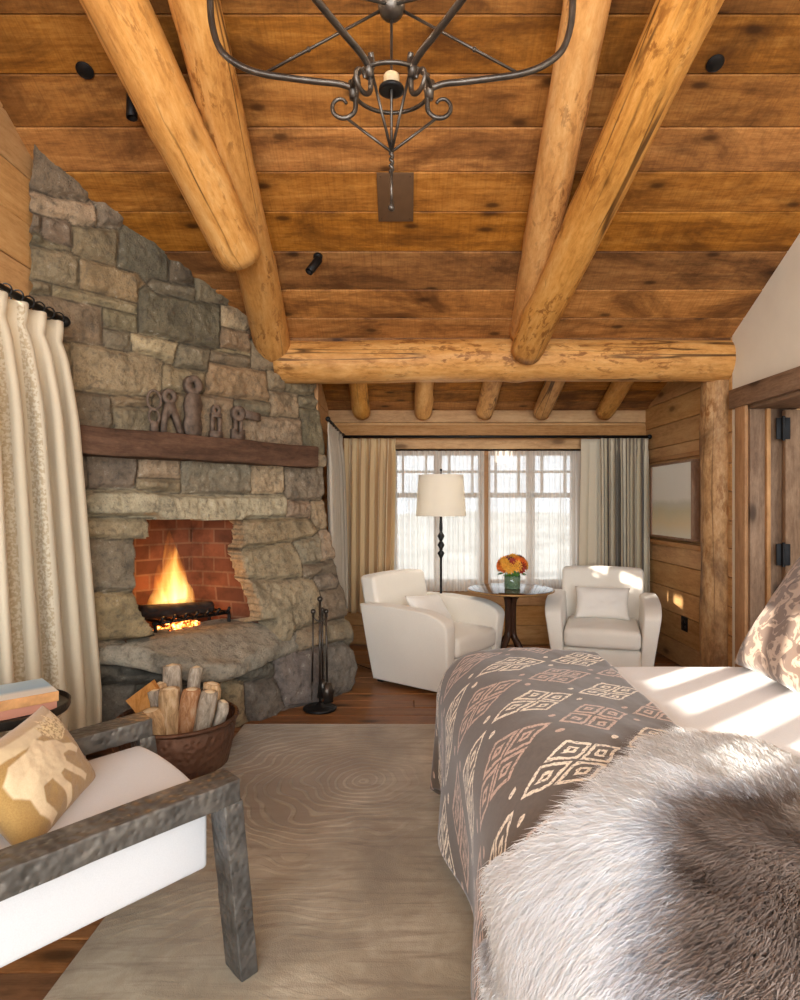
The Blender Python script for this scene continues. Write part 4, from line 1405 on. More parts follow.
# the turned edge along the sheet runs slightly oblique and rolls over
XFB = 0.245 + np.clip(3.2 - BB, 0, 2) * 0.06
def top_edge(b):
    return np.interp(b, [0.5, 1.66, 2.12, 2.63, 3.1, 3.8], [1.04, 1.01, 0.95, 0.965, 0.99, 0.99])
def squeeze(x, a, b):
    xf = 0.245 + np.clip(3.2 - b, 0, 2) * 0.06
    k = (top_edge(b) - xf - 0.156) / (0.86 - 0.156)
    return np.where(a > 0.156, xf + 0.156 + (x - xf - 0.156) * k, x)
x = squeeze(x, AA, BB)
roll = sstep(0.76, 0.86, AA)
z = z - roll * 0.06 - 0.03 * sstep(0.35, 0.86, AA)
z = np.maximum(z, 0.03)
duv = grid_mesh('duvet', np.stack([x, y, z], -1), na, nb_, M_duvet, uv=np.stack([AA * 0.88 + XFB, BB], -1))
md = duv.modifiers.new('loft', 'SOLIDIFY'); md.thickness = 0.02; md.offset = -1
tag(duv, 'brown duvet with cream and rose diamond pattern draped over the bed foot', 'duvet')

# ---- fur throw
FPOLY = [(0.84, 1.87), (0.72, 1.83), (0.62, 1.85), (0.53, 1.81), (0.44, 1.79), (0.34, 1.68), (0.24, 1.62), (0.14, 1.54), (0.07, 1.48), (-0.01, 1.44), (-0.07, 1.46), (-0.13, 1.52), (-0.19, 1.57), (-0.24, 1.55), (-0.29, 1.47), (-0.33, 1.54), (-0.39, 1.57), (-0.47, 1.52), (-0.53, 1.4), (-0.5, 1.0), (-0.40, 0.72), (-0.1, 0.60), (0.5, 0.58), (1.15, 0.60), (1.42, 0.75), (1.46, 1.05), (1.30, 1.32), (1.14, 1.60), (1.0, 1.78)]
def fur_base(a, b):
    x, y, z = unfold(a, b, yfar=3.20)
    x = squeeze(x, a, b)
    z = z - 0.05 * sstep(0.86, 1.05, a) - 0.02 * sstep(0.35, 0.86, a)
    da = np.maximum(0.0, -a + 0.156)
    k = sstep(0, 0.35, da)
    z = z + 0.016 * (1 - k); x = x - 0.022 * k
    return x, y, z
fu_n = 120
ga, gb = np.linspace(-0.55, 1.5, fu_n), np.linspace(0.55, 2.06, fu_n)
GA, GB = np.meshgrid(ga, gb)
FX, FY, FZ = fur_base(GA, GB)
FZ = FZ + 0.01 * (fbm(GA * 6, GB * 6, 5) + 0.3)
# pattern: white rim, grey brown middle
def fur_pattern(a, b):
    wa = a + 0.16 * fbm(a * 5, b * 5, 60, 3); wb = b + 0.16 * fbm(a * 5, b * 5, 71, 3)
    # centre line of the hide: dark for large a, small b
    cx_, cy_ = 0.74, 0.76
    d = np.hypot((wa - cx_) / 0.78, (wb - cy_) / 0.80)
    dark = 1 - sstep(0.78, 1.04, d)
    spot = np.exp(-((a + 0.34) / 0.05) ** 2 - ((b - 1.5) / 0.05) ** 2)
    return np.clip(dark + 0.45 * spot, 0, 1)
def fur_cols(a, b, rnd):
    dk = fur_pattern(a, b)
    w = np.array([0.93, 0.955, 0.985]); g1 = np.array(srgb(198, 200, 206)[:3]); g2 = np.array(srgb(150, 138, 130)[:3]); g3 = np.array(srgb(92, 80, 73)[:3])
    streak = fbm(a * 16, b * 7, 12, 4) * 1.2 + 0.5
    k = np.clip(dk * 1.25 + (rnd - 0.5) * 0.35 * (dk > 0.04), 0, 1)
    c = w[None] * (1 - sstep(0, 0.45, k))[:, None] + g1[None] * (sstep(0, 0.45, k))[:, None]
    kk = sstep(0.4, 0.95, k)[:, None]
    br = (g2[None] * (1 - np.clip(streak, 0, 1))[:, None] * 1.25 + g3[None] * np.clip(streak, 0, 1)[:, None])
    c = c * (1 - kk) + br * kk
    return np.clip(c * (0.94 + 0.12 * rnd)[:, None], 0, 0.97)
ins = in_poly(GA, GB, FPOLY)
me_idx = np.arange(fu_n * fu_n).reshape(fu_n, fu_n)
fc = ins[:-1, :-1] & ins[:-1, 1:] & ins[1:, :-1] & ins[1:, 1:]
q = np.stack([me_idx[:-1, :-1][fc], me_idx[:-1, 1:][fc], me_idx[1:, 1:][fc], me_idx[1:, :-1][fc]], 1)
me = bpy.data.meshes.new('fur_throw')
me.from_pydata(np.stack([FX, FY, FZ], -1).reshape(-1, 3).tolist(), [], q.tolist())
me.validate()
bcol = fur_cols(GA.ravel(), GB.ravel(), np.full(fu_n * fu_n, 0.4))
at = me.attributes.new('tone', 'FLOAT_COLOR', 'POINT')
at.data.foreach_set('color', np.c_[bcol * 0.9, np.ones(len(bcol))].astype(np.float32).ravel())
bm = bmesh.new(); bm.from_mesh(me); bmesh.ops.delete(bm, geom=[v for v in bm.verts if not v.link_faces], context='VERTS'); bm.to_mesh(me); bm.free()
def fur_mat():
    t = NT('fur')
    c = t.attr('tone', 'Color')
    p = t.pbr(c, 0.85, 0, 0.1)
    tr = t.n('ShaderNodeBsdfTranslucent'); t.l(c, tr.inputs[0])
    mx = t.n('ShaderNodeMixShader'); mx.inputs[0].default_value = 0.2
    t.l(p, mx.inputs[1]); t.l(tr.outputs[0], mx.inputs[2])
    return t.done(mx.outputs[0])
M_fur = fur_mat()
fur = obj('fur_throw', me, M_fur)
md = fur.modifiers.new('hide', 'SOLIDIFY'); md.thickness = 0.006; md.offset = 1
tag(fur, 'long-haired white and grey-brown fur throw over the near end of the duvet', 'fur throw')
rs = np.random.RandomState(8)
NS = 110000
pa = rs.uniform(-0.53, 1.47, NS * 2); pb = rs.uniform(0.57, 2.05, NS * 2)
k = in_poly(pa, pb, FPOLY)
pa, pb = pa[k][:NS], pb[k][:NS]
n = len(pa)
e = 1e-3
def fb_(a, b): return np.stack(fur_base(a, b), -1)
p0 = fb_(pa, pb)
ta = (fb_(pa + e, pb) - fb_(pa - e, pb)) / (2 * e); tb = (fb_(pa, pb + e) - fb_(pa, pb - e)) / (2 * e)
nr = np.cross(ta, tb); nr /= np.linalg.norm(nr, axis=1)[:, None] + 1e-9
nr *= np.where(nr[:, 2] < -0.2, -1, 1)[:, None]
# lie of the hair: outwards from the spine, swirled in clumps
sa, sb = 1.05, 0.55
dirx = (pa - sa) * 0.9 + 0.55 * fbm(pa * 4, pb * 4, 31, 3) * 2; diry = (pb - sb) * 0.9 - 0.75 * sstep(1.5, 1.2, pb) + 0.55 * fbm(pa * 4, pb * 4, 37, 3) * 2
dirx += rs.normal(0, 0.10, n); diry += rs.normal(0, 0.10, n)
dl = np.hypot(dirx, diry) + 1e-6
tl = ta / (np.linalg.norm(ta, axis=1)[:, None] + 1e-9); tbl = tb / (np.linalg.norm(tb, axis=1)[:, None] + 1e-9)
lie = tl * (dirx / dl)[:, None] + tbl * (diry / dl)[:, None]
dkk = fur_pattern(pa, pb)
ln = (0.030 + 0.024 * rs.rand(n)) * (1 + 0.4 * (1 - dkk))
side = np.cross(lie, nr); side /= np.linalg.norm(side, axis=1)[:, None] + 1e-9
wd = (0.0009 + 0.0006 * rs.rand(n))[:, None]
lift = (0.55 + 0.25 * rs.rand(n))[:, None]
m1 = p0 + (lie * 0.45 + nr * lift * 0.55) * ln[:, None]
m2 = p0 + (lie * 0.98 + nr * (lift * 0.55)) * ln[:, None] + rs.normal(0, 0.004, (n, 3)) + np.array([0, 0, -0.004])
V = np.empty((n, 5, 3))
V[:, 0] = p0 - side * wd; V[:, 1] = p0 + side * wd
V[:, 2] = m1 + side * wd * 0.9; V[:, 3] = m1 - side * wd * 0.9
V[:, 4] = m2
base = (np.arange(n) * 5)[:, None]
me = bpy.data.meshes.new('fur_pile')
nvt = n * 5
me.vertices.add(nvt); me.vertices.foreach_set('co', V.astype(np.float32).ravel())
lq = base + np.array([[0, 1, 2, 3]]); lt = base + np.array([[3, 2, 4]])
loops = np.concatenate([lq, lt], 1).ravel()
me.loops.add(len(loops)); me.loops.foreach_set('vertex_index', loops.astype(np.int32))
me.polygons.add(n * 2)
st = np.stack([np.arange(n) * 7, np.arange(n) * 7 + 4], 1).ravel()
me.polygons.foreach_set('loop_start', st.astype(np.int32))
me.update(calc_edges=True)
rnd = rs.rand(n)
cc = fur_cols(pa, pb, rnd)
c5_ = np.repeat(cc[:, None, :], 5, 1)
c5_[:, 0:2] *= 0.97
at = me.attributes.new('tone', 'FLOAT_COLOR', 'POINT')
at.data.foreach_set('color', np.concatenate([c5_, np.ones((n, 5, 1))], -1).astype(np.float32).ravel())
me.shade_smooth()
nn = np.repeat((nr * 0.95 + lie * 0.12 + rs.normal(0, 0.16, (n, 3)))[:, None, :], 5, 1).reshape(-1, 3)
nn /= np.linalg.norm(nn, axis=1)[:, None]
try:
    me.normals_split_custom_set_from_vertices(nn.tolist())
except Exception as ex:
    print('normals', ex)
pile = obj('fur_pile', me, M_fur, fur, smooth=False)
pile['kind'] = 'stuff'

# ================================================================= PILLOWS
def pillow_grid(w, h, t, n=40, m=30, pinch=0.06, seed=1, wr=0.01):
    s = np.linspace(-1, 1, n); r = np.linspace(-1, 1, m)
    S_, R_ = np.meshgrid(s, r)
    prof = ((1 - np.abs(S_) ** 3.2) * (1 - np.abs(R_) ** 3.2)) ** 0.5
    px = S_ * w / 2 * (1 - pinch * (1 - np.abs(R_) ** 2)); py = R_ * h / 2 * (1 - pinch * (1 - np.abs(S_) ** 2))
    wrk = fbm(S_ * 2.5, R_ * 2.5, seed, 4) * wr * 2
    return S_, R_, px, py, prof * t / 2 + wrk * prof, -prof * t / 2 + wrk * prof
def pillow(name, w, h, t, mat, M, seed=1, parent=None, attrs=None, n=40, m=30, pinch=0.06, wr=0.01):
    S_, R_, px, py, zf, zb = pillow_grid(w, h, t, n, m, pinch, seed, wr)
    a = np.stack([px, py, zf], -1).reshape(-1, 3); b = np.stack([px, py, zb], -1).reshape(-1, 3)
    V = np.concatenate([a, b])
    ones = np.c_[V, np.ones(len(V))]
    Mm = np.array(M)
    Vw = (ones @ Mm.T)[:, :3]
    ix = np.arange(n * m).reshape(m, n)
    q = np.stack([ix[:-1, :-1].ravel(), ix[:-1, 1:].ravel(), ix[1:, 1:].ravel(), ix[1:, :-1].ravel()], 1)
    q2 = q[:, ::-1] + n * m
    me = bpy.data.meshes.new(name)
    me.from_pydata(Vw.tolist(), [], np.concatenate([q, q2]).tolist())
    uvl = me.uv_layers.new(name='UVMap')
    uvv = np.tile(np.stack([(S_ + 1) / 2, (R_ + 1) / 2], -1).reshape(-1, 2), (2, 1))
    lo = np.zeros(len(me.loops), np.int32); me.loops.foreach_get('vertex_index', lo)
    uvl.data.foreach_set('uv', uvv[lo].astype(np.float32).ravel())
    for k, vfn in (attrs or {}).items():
        val = vfn((S_ + 1) / 2, (R_ + 1) / 2).ravel()
        val = np.concatenate([val, val * 0])
        at = me.attributes.new(k, 'FLOAT', 'POINT'); at.data.foreach_set('value', val.astype(np.float32))
    bm = bmesh.new(); bm.from_mesh(me); bmesh.ops.remove_doubles(bm, verts=bm.verts, dist=1e-5); bm.to_mesh(me); bm.free()
    return obj(name, me, mat, parent)
def frame_from(o, xd, yd):
    xd = Vector(xd).normalized(); yd = Vector(yd)
    zd = xd.cross(yd).normalized(); yd = zd.cross(xd).normalized()
    M = Matrix((xd, yd, zd)).transposed().to_4x4()
    M.translation = Vector(o)
    return M

def sham_mat():
    t = NT('sham_cloth')
    uv = t.coord('UV')
    n1 = t.noise(t.mapv(uv, (9, 9, 1), (0, 0, 0), (0, 0, 0.6)), 1.0, 3, 0.5, 1.6)
    n2 = t.voro(t.mapv(uv, (5, 7, 1), (0, 0, 0), (0, 0, 0.6)), 1.0, 'F1', 0.5)
    m = t.math('ADD', t.ramp(n1, [(0.45, 0), (0.5, 0.8)]), t.ramp(n2.outputs['Distance'], [(0.2, 0.6), (0.26, 0)]), 0.0, True)
    c = t.mix(m, srgb(176, 152, 132), srgb(92, 70, 58))
    return t.done(t.pbr(c, 0.9, 0, 0.2, None, Sheen_Weight=0.3))
# sham leaning on the headboard
bl, br = Vector((1.43, 2.25, 0.70)), Vector((1.48, 2.98, 0.70))
up = Vector((0.30, 0.02, 0.47))
xd = (bl - br).normalized()
cen = (bl + br) / 2 + up.normalized() * 0.33 + Vector((0.08, 0, 0.0))
o = pillow('pillow', 0.78, 0.68, 0.20, sham_mat(), frame_from(cen, -xd, up), 3, n=44, m=40)
tag(o, 'large brown and beige patterned pillow leaning at the head of the bed', 'pillow')
# ================================================================= CLUB ARMCHAIRS
def club_arm(side, mat, parent):
    """side -1 = local left (x<0); profile in (y,z), front at -y"""
    prof = [(-0.40, 0.03), (-0.415, 0.30), (-0.43, 0.52)]
    for k in range(1, 10):                      # rounded front shoulder rising to the back
        a = k / 9 * PI / 2
        prof.append((-0.43 + 0.30 * (1 - math.cos(a)), 0.52 + 0.12 * math.sin(a)))
    prof += [(0.10, 0.65), (0.32, 0.645), (0.40, 0.64), (0.37, 0.30), (0.335, 0.03)]
    bm = bmesh.new()
    x0, x1 = 0.285, 0.425
    add_prism(bm, prof, lambda a, b, d: Vector((d, a, b)), x0, x1)
    bmesh.ops.bevel(bm, geom=[e for e in bm.edges if len(e.link_faces) == 2 and any(len(f.verts) > 4 for f in e.link_faces)], offset=0.018, segments=3, affect='EDGES', profile=0.5)
    for v in bm.verts:
        k = (v.co.z - 0.03) / 0.6
        # wedge: wide at the top, drawn in to the floor, slightly flared
        t = (v.co.x - x0) / (x1 - x0)
        w = 0.085 + 0.055 * k
        v.co.x = x0 + 0.0 + t * w + 0.035 * k
        v.co.x *= side
    if side < 0:
        bmesh.ops.reverse_faces(bm, faces=bm.faces)
    bmesh.ops.recalc_face_normals(bm, faces=bm.faces)
    return obj('arm', bm, mat, parent, True, None, 0.7)

def armchair(label, loc, rotz, pil_rot, pil_label):
    o = thing('armchair', label, 'armchair', loc, rotz)
    for s in (-1, 1):
        club_arm(s, M_white, o)
    bm = bmesh.new(); join(bm, soft_box((-0.30, -0.39, 0.03), (0.30, 0.34, 0.275), 0.018, 4, 3))
    obj('seat_base', bm, M_white, o)
    def cus(p):
        q = p.copy()
        if p.z > 0.36:
            q.z += 0.035 * (1 - (p.x / 0.31) ** 2) * (1 - ((p.y + 0.08) / 0.36) ** 4)
        q.y -= 0.02 * (1 - (p.x / 0.31) ** 2) * (1 if p.y < -0.2 else 0)
        return q
    bm = bmesh.new(); join(bm, soft_box((-0.298, -0.43, 0.282), (0.298, 0.26, 0.43), 0.04, 8, 4, cus))
    obj('seat_cushion', bm, M_white, o)
    def backf(p):
        k = (p.z - 0.25) / 0.62
        q = p.copy()
        q.y = p.y + 0.17 * k - 0.03 * k * k
        q.x = p.x * (1.0 + 0.04 * k)
        q.z = p.z - 0.015 * (p.x / 0.36) ** 2 * k
        return q
    bm = bmesh.new(); join(bm, soft_box((-0.345, 0.20, 0.25), (0.345, 0.36, 0.865), 0.035, 8, 4, backf))
    obj('backrest', bm, M_white, o)
    for sx in (-0.3, 0.3):
        for sy in (-0.36, 0.30):
            bm = bmesh.new(); add_box(bm, (sx - 0.025, sy - 0.025, 0.0), (sx + 0.025, sy + 0.025, 0.045), 0.004); obj('foot', bm, M_black, o)
    return o
M_linen = fabric('white_linen', srgb(240, 236, 228), 240, 0.05)
# left chair: near-arm front corner sits at photo (437,697)
fd = Vector((0.79, -0.61, 0)).normalized()
rot_l = math.atan2(fd.y, fd.x) + PI / 2
c_l = Vector((0.31, 4.70, 0)) - fd * 0.41
rt = Vector((fd.y, -fd.x, 0))                   # chair's own left/right across
c_l = c_l + Vector((-fd.y, fd.x, 0)) * 0.40
armchair('cream armchair left of the round table, turned toward the bed', c_l, rot_l, 0, '')
fd2 = Vector((-0.30, -0.955, 0)).normalized()
rot_r = math.atan2(fd2.y, fd2.x) + PI / 2
c_r = Vector((1.70, 5.52, 0))
armchair('cream armchair right of the round table by the picture wall', c_r, rot_r, 0, '')
def chair_pillow(c, rot, tilt, label, w, h, dx, seed, dy=0.06, dz=0.59, roll=0.0):
    Mz = Matrix.Translation(c) @ Matrix.Rotation(rot, 4, 'Z')
    o = Mz @ Vector((dx, dy, dz))
    x = Mz.to_3x3() @ (Matrix.Rotation(roll, 3, 'Y') @ Vector((1, 0, 0)))
    u = Mz.to_3x3() @ Vector((0, math.sin(tilt), math.cos(tilt)))
    p = pillow('pillow', w, h, 0.13, M_linen, frame_from(o, x, u), seed, n=30, m=24, pinch=0.08)
    tag(p, label, 'pillow')
chair_pillow(c_l, rot_l, 0.65, 'white pillow lying in the left cream armchair', 0.46, 0.32, -0.06, 5, -0.02, 0.565, 0.08)
chair_pillow(c_r, rot_r, 0.55, 'white pillow propped in the right cream armchair', 0.46, 0.30, 0.0, 6, 0.02, 0.585)

# ================================================================= ROUND TABLE, FLOWERS
TT = P(510.5, 588.5, 5.36)
TT.z = 0.735
M_dark = wood('dark_walnut', srgb(30, 18, 12), srgb(58, 36, 24), srgb(78, 50, 34), 'OBJ', 1.0, 12, 0.25, 0.1, False, 0.3, 0.1)
M_top = plain('polished_walnut', srgb(70, 46, 32), 0.08, 0, 8, 0.25, 0, 200, 0.7)
tb_ = thing('round_table', 'round dark pedestal table with polished top between the cream armchairs', 'table', (TT.x, TT.y, 0))
bm = bmesh.new(); add_lathe(bm, [(0.0, 0.706), (0.33, 0.708), (0.352, 0.714), (0.357, 0.723), (0.352, 0.733), (0.34, 0.736), (0.0, 0.736)], 64)
obj('table_top', bm, M_top, tb_, True, None, 0.5)
bm = bmesh.new(); add_tube(bm, [(0.356 * math.cos(a), 0.356 * math.sin(a), 0.723) for a in np.linspace(0, 2 * PI, 64, endpoint=False)], 0.0075, 8, True)
obj('rim', bm, plain('brass_rim', srgb(176, 138, 88), 0.35, 0.7), tb_)
for k in range(4):
    a = PI / 4 + k * PI / 2
    d = Vector((math.cos(a), math.sin(a), 0))
    bm = bmesh.new()
    add_tube(bm, smooth_path([d * 0.10 + Vector((0, 0, 0.706)), d * 0.034 + Vector((0, 0, 0.64)), d * 0.026 + Vector((0, 0, 0.43)), d * 0.036 + Vector((0, 0, 0.34)), d * 0.095 + Vector((0, 0, 0.25)), d * 0.20 + Vector((0, 0, 0.022))], 6), [0.03, 0.028, 0.027, 0.028] + [0.026] * 25 + [0.022] * 2, 12)
    obj('leg', bm, M_dark, tb_)
vc = Vector((TT.x + 0.015, TT.y, 0.737))
M_gglass = NT('green_glass')
_p = M_gglass.n('ShaderNodeBsdfPrincipled')
_p.inputs['Base Color'].default_value = srgb(196, 232, 186); _p.inputs['Transmission Weight'].default_value = 0.75; _p.inputs['Roughness'].default_value = 0.05; _p.inputs['IOR'].default_value = 1.4
M_gglass = M_gglass.done(_p.outputs[0])
vz = thing('flower_vase', 'small clear vase packed with green stems on the round table', 'vase', vc)
bm = bmesh.new(); add_lathe(bm, [(0.0, 0.0), (0.058, 0.0), (0.066, 0.004), (0.068, 0.105), (0.065, 0.107), (0.061, 0.104), (0.059, 0.012), (0.0, 0.010)], 32, cap=False); obj('glass_body', bm, M_gglass, vz)
M_stem = plain('stem_green', srgb(96, 160, 62), 0.6, 0, 30, 0.35)
rg = random.Random(4)
fl_o = thing('bouquet', 'round bunch of orange, red and yellow flowers in the small green vase', 'flowers', vc + Vector((0, 0, 0.012)))
bm = bmesh.new()
for k in range(40):
    a = rg.uniform(0, 2 * PI); r = 0.05 * math.sqrt(rg.random())
    a2 = a + rg.uniform(-0.6, 0.6)
    add_tube(bm, [(r * math.cos(a), r * math.sin(a), 0.0), (r * math.cos(a2), r * math.sin(a2), 0.09), (1.5 * r * math.cos(a2), 1.5 * r * math.sin(a2), 0.13)], 0.004, 6)
obj('stem_bunch', bm, M_stem, fl_o)
pet = [plain('petal_orange', srgb(226, 112, 34), 0.7, 0, 40, 0.25), plain('petal_red', srgb(150, 44, 24), 0.7, 0, 40, 0.3), plain('petal_gold', srgb(226, 160, 52), 0.7, 0, 40, 0.2), plain('petal_plum', srgb(96, 52, 54), 0.7, 0, 40, 0.25)]
def bloom(bm, c, n, r, kind):
    n = n.normalized(); u = n.orthogonal().normalized(); v = n.cross(u)
    for ring, (cnt, rr, up) in enumerate(((12, 1.0, 0.15), (10, 0.75, 0.45), (7, 0.45, 0.7))):
        for k in range(cnt):
            a = 2 * PI * (k + ring * 0.5) / cnt
            d = u * math.cos(a) + v * math.sin(a); s = n.cross(d)
            L = r * rr; w = L * 0.26
            base = c + n * 0.004 * ring
            pts = [base, base + d * L * 0.5 + s * w + n * L * up * 0.5, base + d * L + n * L * up * 0.75, base + d * L * 0.5 - s * w + n * L * up * 0.5]
            bm.faces.new([bm.verts.new(p) for p in pts])
    add_sphere(bm, c + n * 0.008, r * 0.22, 8)
for k in range(34):
    th_ = math.acos(1 - (k + 0.5) / 34 * 1.25); ph_ = k * 2.39996
    n_ = Vector((math.sin(th_) * math.cos(ph_), math.sin(th_) * math.sin(ph_), math.cos(th_)))
    c_ = Vector((n_.x * 0.112, n_.y * 0.112, 0.175 + n_.z * 0.075 + rg.uniform(-0.008, 0.008)))
    bm = bmesh.new(); bloom(bm, c_, n_, rg.uniform(0.042, 0.06), 0)
    obj('bloom', bm, pet[rg.choice([0, 0, 1, 2, 2, 3, 0])], fl_o)
bm = bmesh.new()
for k in range(36):
    a = rg.uniform(0, 2 * PI); d = Vector((math.cos(a), math.sin(a), 0)); s = Vector((-d.y, d.x, 0))
    c_ = Vector((d.x * 0.075, d.y * 0.075, 0.115 + rg.uniform(-0.01, 0.03)))
    bm.faces.new([bm.verts.new(p) for p in (c_, c_ + d * 0.025 + s * 0.012, c_ + d * 0.055 + Vector((0, 0, -0.012)), c_ + d * 0.025 - s * 0.012)])
obj('leaf_ring', bm, M_stem, fl_o)

# ================================================================= FLOOR LAMP
LB = P(441, 503, 5.68)
lm = thing('floor_lamp', 'floor lamp with white drum shade and knotted iron pole before the window', 'floor lamp', (LB.x, LB.y, 0))
def zz(py): return EYE + (CY - py) / F * LB.y
bm = bmesh.new(); add_lathe(bm, [(0.0, 0.0), (0.14, 0.0), (0.145, 0.012), (0.12, 0.022), (0.04, 0.035), (0.02, 0.06), (0.0, 0.06)], 36); obj('base', bm, M_black, lm)
prof = [(0.011, 0.055)]
for zc in (zz(553), zz(545), zz(536)):
    prof += [(0.011, zc - 0.045), (0.016, zc - 0.035), (0.032, zc), (0.016, zc + 0.03), (0.013, zc + 0.036)]
prof += [(0.016, zz(528)), (0.012, zz(520)), (0.011, zz(480))]
prof.sort(key=lambda p: p[1])
bm = bmesh.new(); add_lathe(bm, prof, 16); obj('pole', bm, M_black, lm)
def shade_mat():
    t = NT('lamp_shade')
    c = srgb(246, 240, 228)
    d = t.pbr(c, 0.9, 0, 0.1)
    tr = t.n('ShaderNodeBsdfTranslucent'); tr.inputs[0].default_value = c
    mx = t.n('ShaderNodeMixShader'); mx.inputs[0].default_value = 0.4
    t.l(d, mx.inputs[1]); t.l(tr.outputs[0], mx.inputs[2])
    return t.done(mx.outputs[0])
bm = bmesh.new(); add_lathe(bm, [(0.222, zz(516)), (0.198, zz(475)), (0.194, zz(475)), (0.218, zz(516))], 48, cap=False)
bm.faces.ensure_lookup_table()
obj('lamp_shade', bm, shade_mat(), lm, True, 'white drum lamp shade', 0.8)
bm = bmesh.new()
for k in range(3):
    a = k * 2 * PI / 3
    add_tube(bm, [(0, 0, zz(481)), (0.197 * math.cos(a), 0.197 * math.sin(a), zz(478))], 0.003, 6)
add_sphere(bm, (0, 0, zz(470)), 0.012, 10)
add_tube(bm, [(0, 0, zz(482)), (0, 0, zz(471))], 0.005, 6)
obj('shade_spider', bm, M_black, lm)
LAMP_P = Vector((LB.x, LB.y, zz(497)))
bm = bmesh.new(); add_tube(bm, smooth_path([(-0.13, 0.0, 0.012), (-0.3, 0.1, 0.008), (-0.5, -0.2, 0.008), (-0.75, 0.05, 0.008), (-0.95, 0.35, 0.01)], 8), 0.004, 6); obj('cord', bm, M_black, lm)

# ================================================================= RUG
def rug_mat():
    t = NT('carved_rug')
    co = t.coord('Object')
    s = t.sep(co)
    def cdist(x, y, kx, ky):
        a = t.math('MULTIPLY', t.math('SUBTRACT', s[0], x), kx); b = t.math('MULTIPLY', t.math('SUBTRACT', s[1], y), ky)
        return t.math('SQRT', t.math('ADD', t.math('POWER', a, 2.0), t.math('POWER', b, 2.0)))
    dall = cdist(-0.22, 3.30, 0.8, 0.95)
    for q in ((0.55, 2.0, 0.22, 1.0), (-0.75, 1.0, 0.3, 1.0), (1.3, 3.7, 0.4, 1.0)):
        mn = t.n('ShaderNodeMath', operation='SMOOTH_MIN')
        t.l(dall, mn.inputs[0]); t.l(cdist(*q), mn.inputs[1]); mn.inputs[2].default_value = 0.12
        dall = mn.outputs[0]
    wob = t.noise(co, 1.6, 2)
    dist = t.math('ADD', dall, t.math('MULTIPLY', wob, 0.42))
    w = t.math('SINE', t.math('MULTIPLY', dist, 140.0))
    zone = t.ramp(t.noise(t.mapv(co, (1, 1, 1), (2.1, 0.3, 0)), 0.9, 2), [(0.42, 0.12), (0.6, 1)])
    carve = t.ramp(t.math('ADD', cdist(-0.68, 3.35, 1.0, 0.8), t.math('MULTIPLY', wob, 0.3)), [(0.5, 1), (0.95, 0.3)])
    line = t.math('MULTIPLY', t.math('MULTIPLY', t.ramp(w, [(0.35, 1), (0.8, 0)]), t.math('MAXIMUM', zone, carve)), carve)
    streak = t.noise(t.mapv(co, (3, 26, 1)), 1.0, 5, 0.65, 0.5)
    patch = t.noise(co, 2.2, 6, 0.65, 0.4)
    c = t.ramp(patch, [(0.3, srgb(132, 117, 92)), (0.5, srgb(164, 149, 122)), (0.7, srgb(200, 187, 162))])
    c = t.mix(t.ramp(streak, [(0.48, 0), (0.7, 0.75)]), c, srgb(118, 100, 76))
    c = t.mix(t.math('MULTIPLY', line, 0.62), c, srgb(124, 102, 76))
    fine = t.noise(co, 240, 2)
    h = t.math('ADD', t.math('MULTIPLY', line, -1.0), t.math('MULTIPLY', fine, 0.35))
    return t.done(t.pbr(c, 0.85, 0, 0.2, t.bump(h, 0.5, 0.008), Sheen_Weight=0.35))
rx0, rx1, ry0, ry1 = -1.05, 1.95, 0.35, 4.19
nx, ny = 60, 76
gx, gy = np.meshgrid(np.linspace(rx0, rx1, nx), np.linspace(ry0, ry1, ny))
gxx = gx + 0.006 * np.sin(gy * 3); 
gz = np.full(gx.shape, 0.014) + 0.002 * fbm(gx * 4, gy * 4, 3)
edge = np.minimum(np.minimum(gx - rx0, rx1 - gx), np.minimum(gy - ry0, ry1 - gy))
gz = np.where(edge < 1e-6, 0.004, gz)
rug = grid_mesh('rug', np.stack([gxx, gy, gz], -1), nx, ny, rug_mat())
tag(rug, 'large taupe rug with carved concentric ripple pattern under the bed', 'rug')

# ================================================================= IRON-FRAMED CHAIR, FOREGROUND
IP = Vector((-0.49, 1.905, 0.015))
IF = Vector((0.645, 0.764, 0)).normalized()
IL_ = Vector((-0.66, 0.751, 0)).normalized()
ich = thing('armchair', 'white upholstered armchair with heavy hammered iron arm frames in the foreground', 'armchair', IP, 0)
def ham_mat():
    t = NT('hammered_iron')
    co = t.coord('Object')
    v = t.voro(co, 46, 'SMOOTH_F1')
    n1 = t.noise(co, 9, 5, 0.6)
    c = t.ramp(n1, [(0.3, srgb(72, 70, 67)), (0.55, srgb(106, 102, 97)), (0.75, srgb(140, 134, 124))])
    rgh = t.ramp(v.outputs['Distance'], [(0.1, 0.32), (0.6, 0.55)])
    return t.done(t.pbr(c, rgh, 0.55, 0.5, t.bump(v.outputs['Distance'], 0.8, 0.01)))
M_ham = ham_mat()
def IQ(f, l, z): return IF * f + IL_ * l + Vector((0, 0, z))
def bar_box(name, f0, f1, l0, l1, z0, z1, parent, lean=0.0, mat=None, rough=0.003):
    bm = bmesh.new()
    tmp = soft_box((f0, l0, z0), (f1, l1, z1), 0.005, 10, 2)
    for v in tmp.verts:
        p = v.co
        n_ = Vector((float(fbm(p.y * 20 + p.z * 17, p.x * 20, 3)), float(fbm(p.x * 22 + p.z * 13, p.y * 20, 7)), float(fbm(p.x * 21, p.y * 23, 9)))) * rough * 2
        q = p + n_
        v.co = IQ(q.x + lean * (0.63 - q.z), q.y, q.z)
    join(bm, tmp)
    return obj(name, bm, mat or M_ham, parent, True, None, 0.6)
SW = 0.82                                      # outside width
AH = 0.615
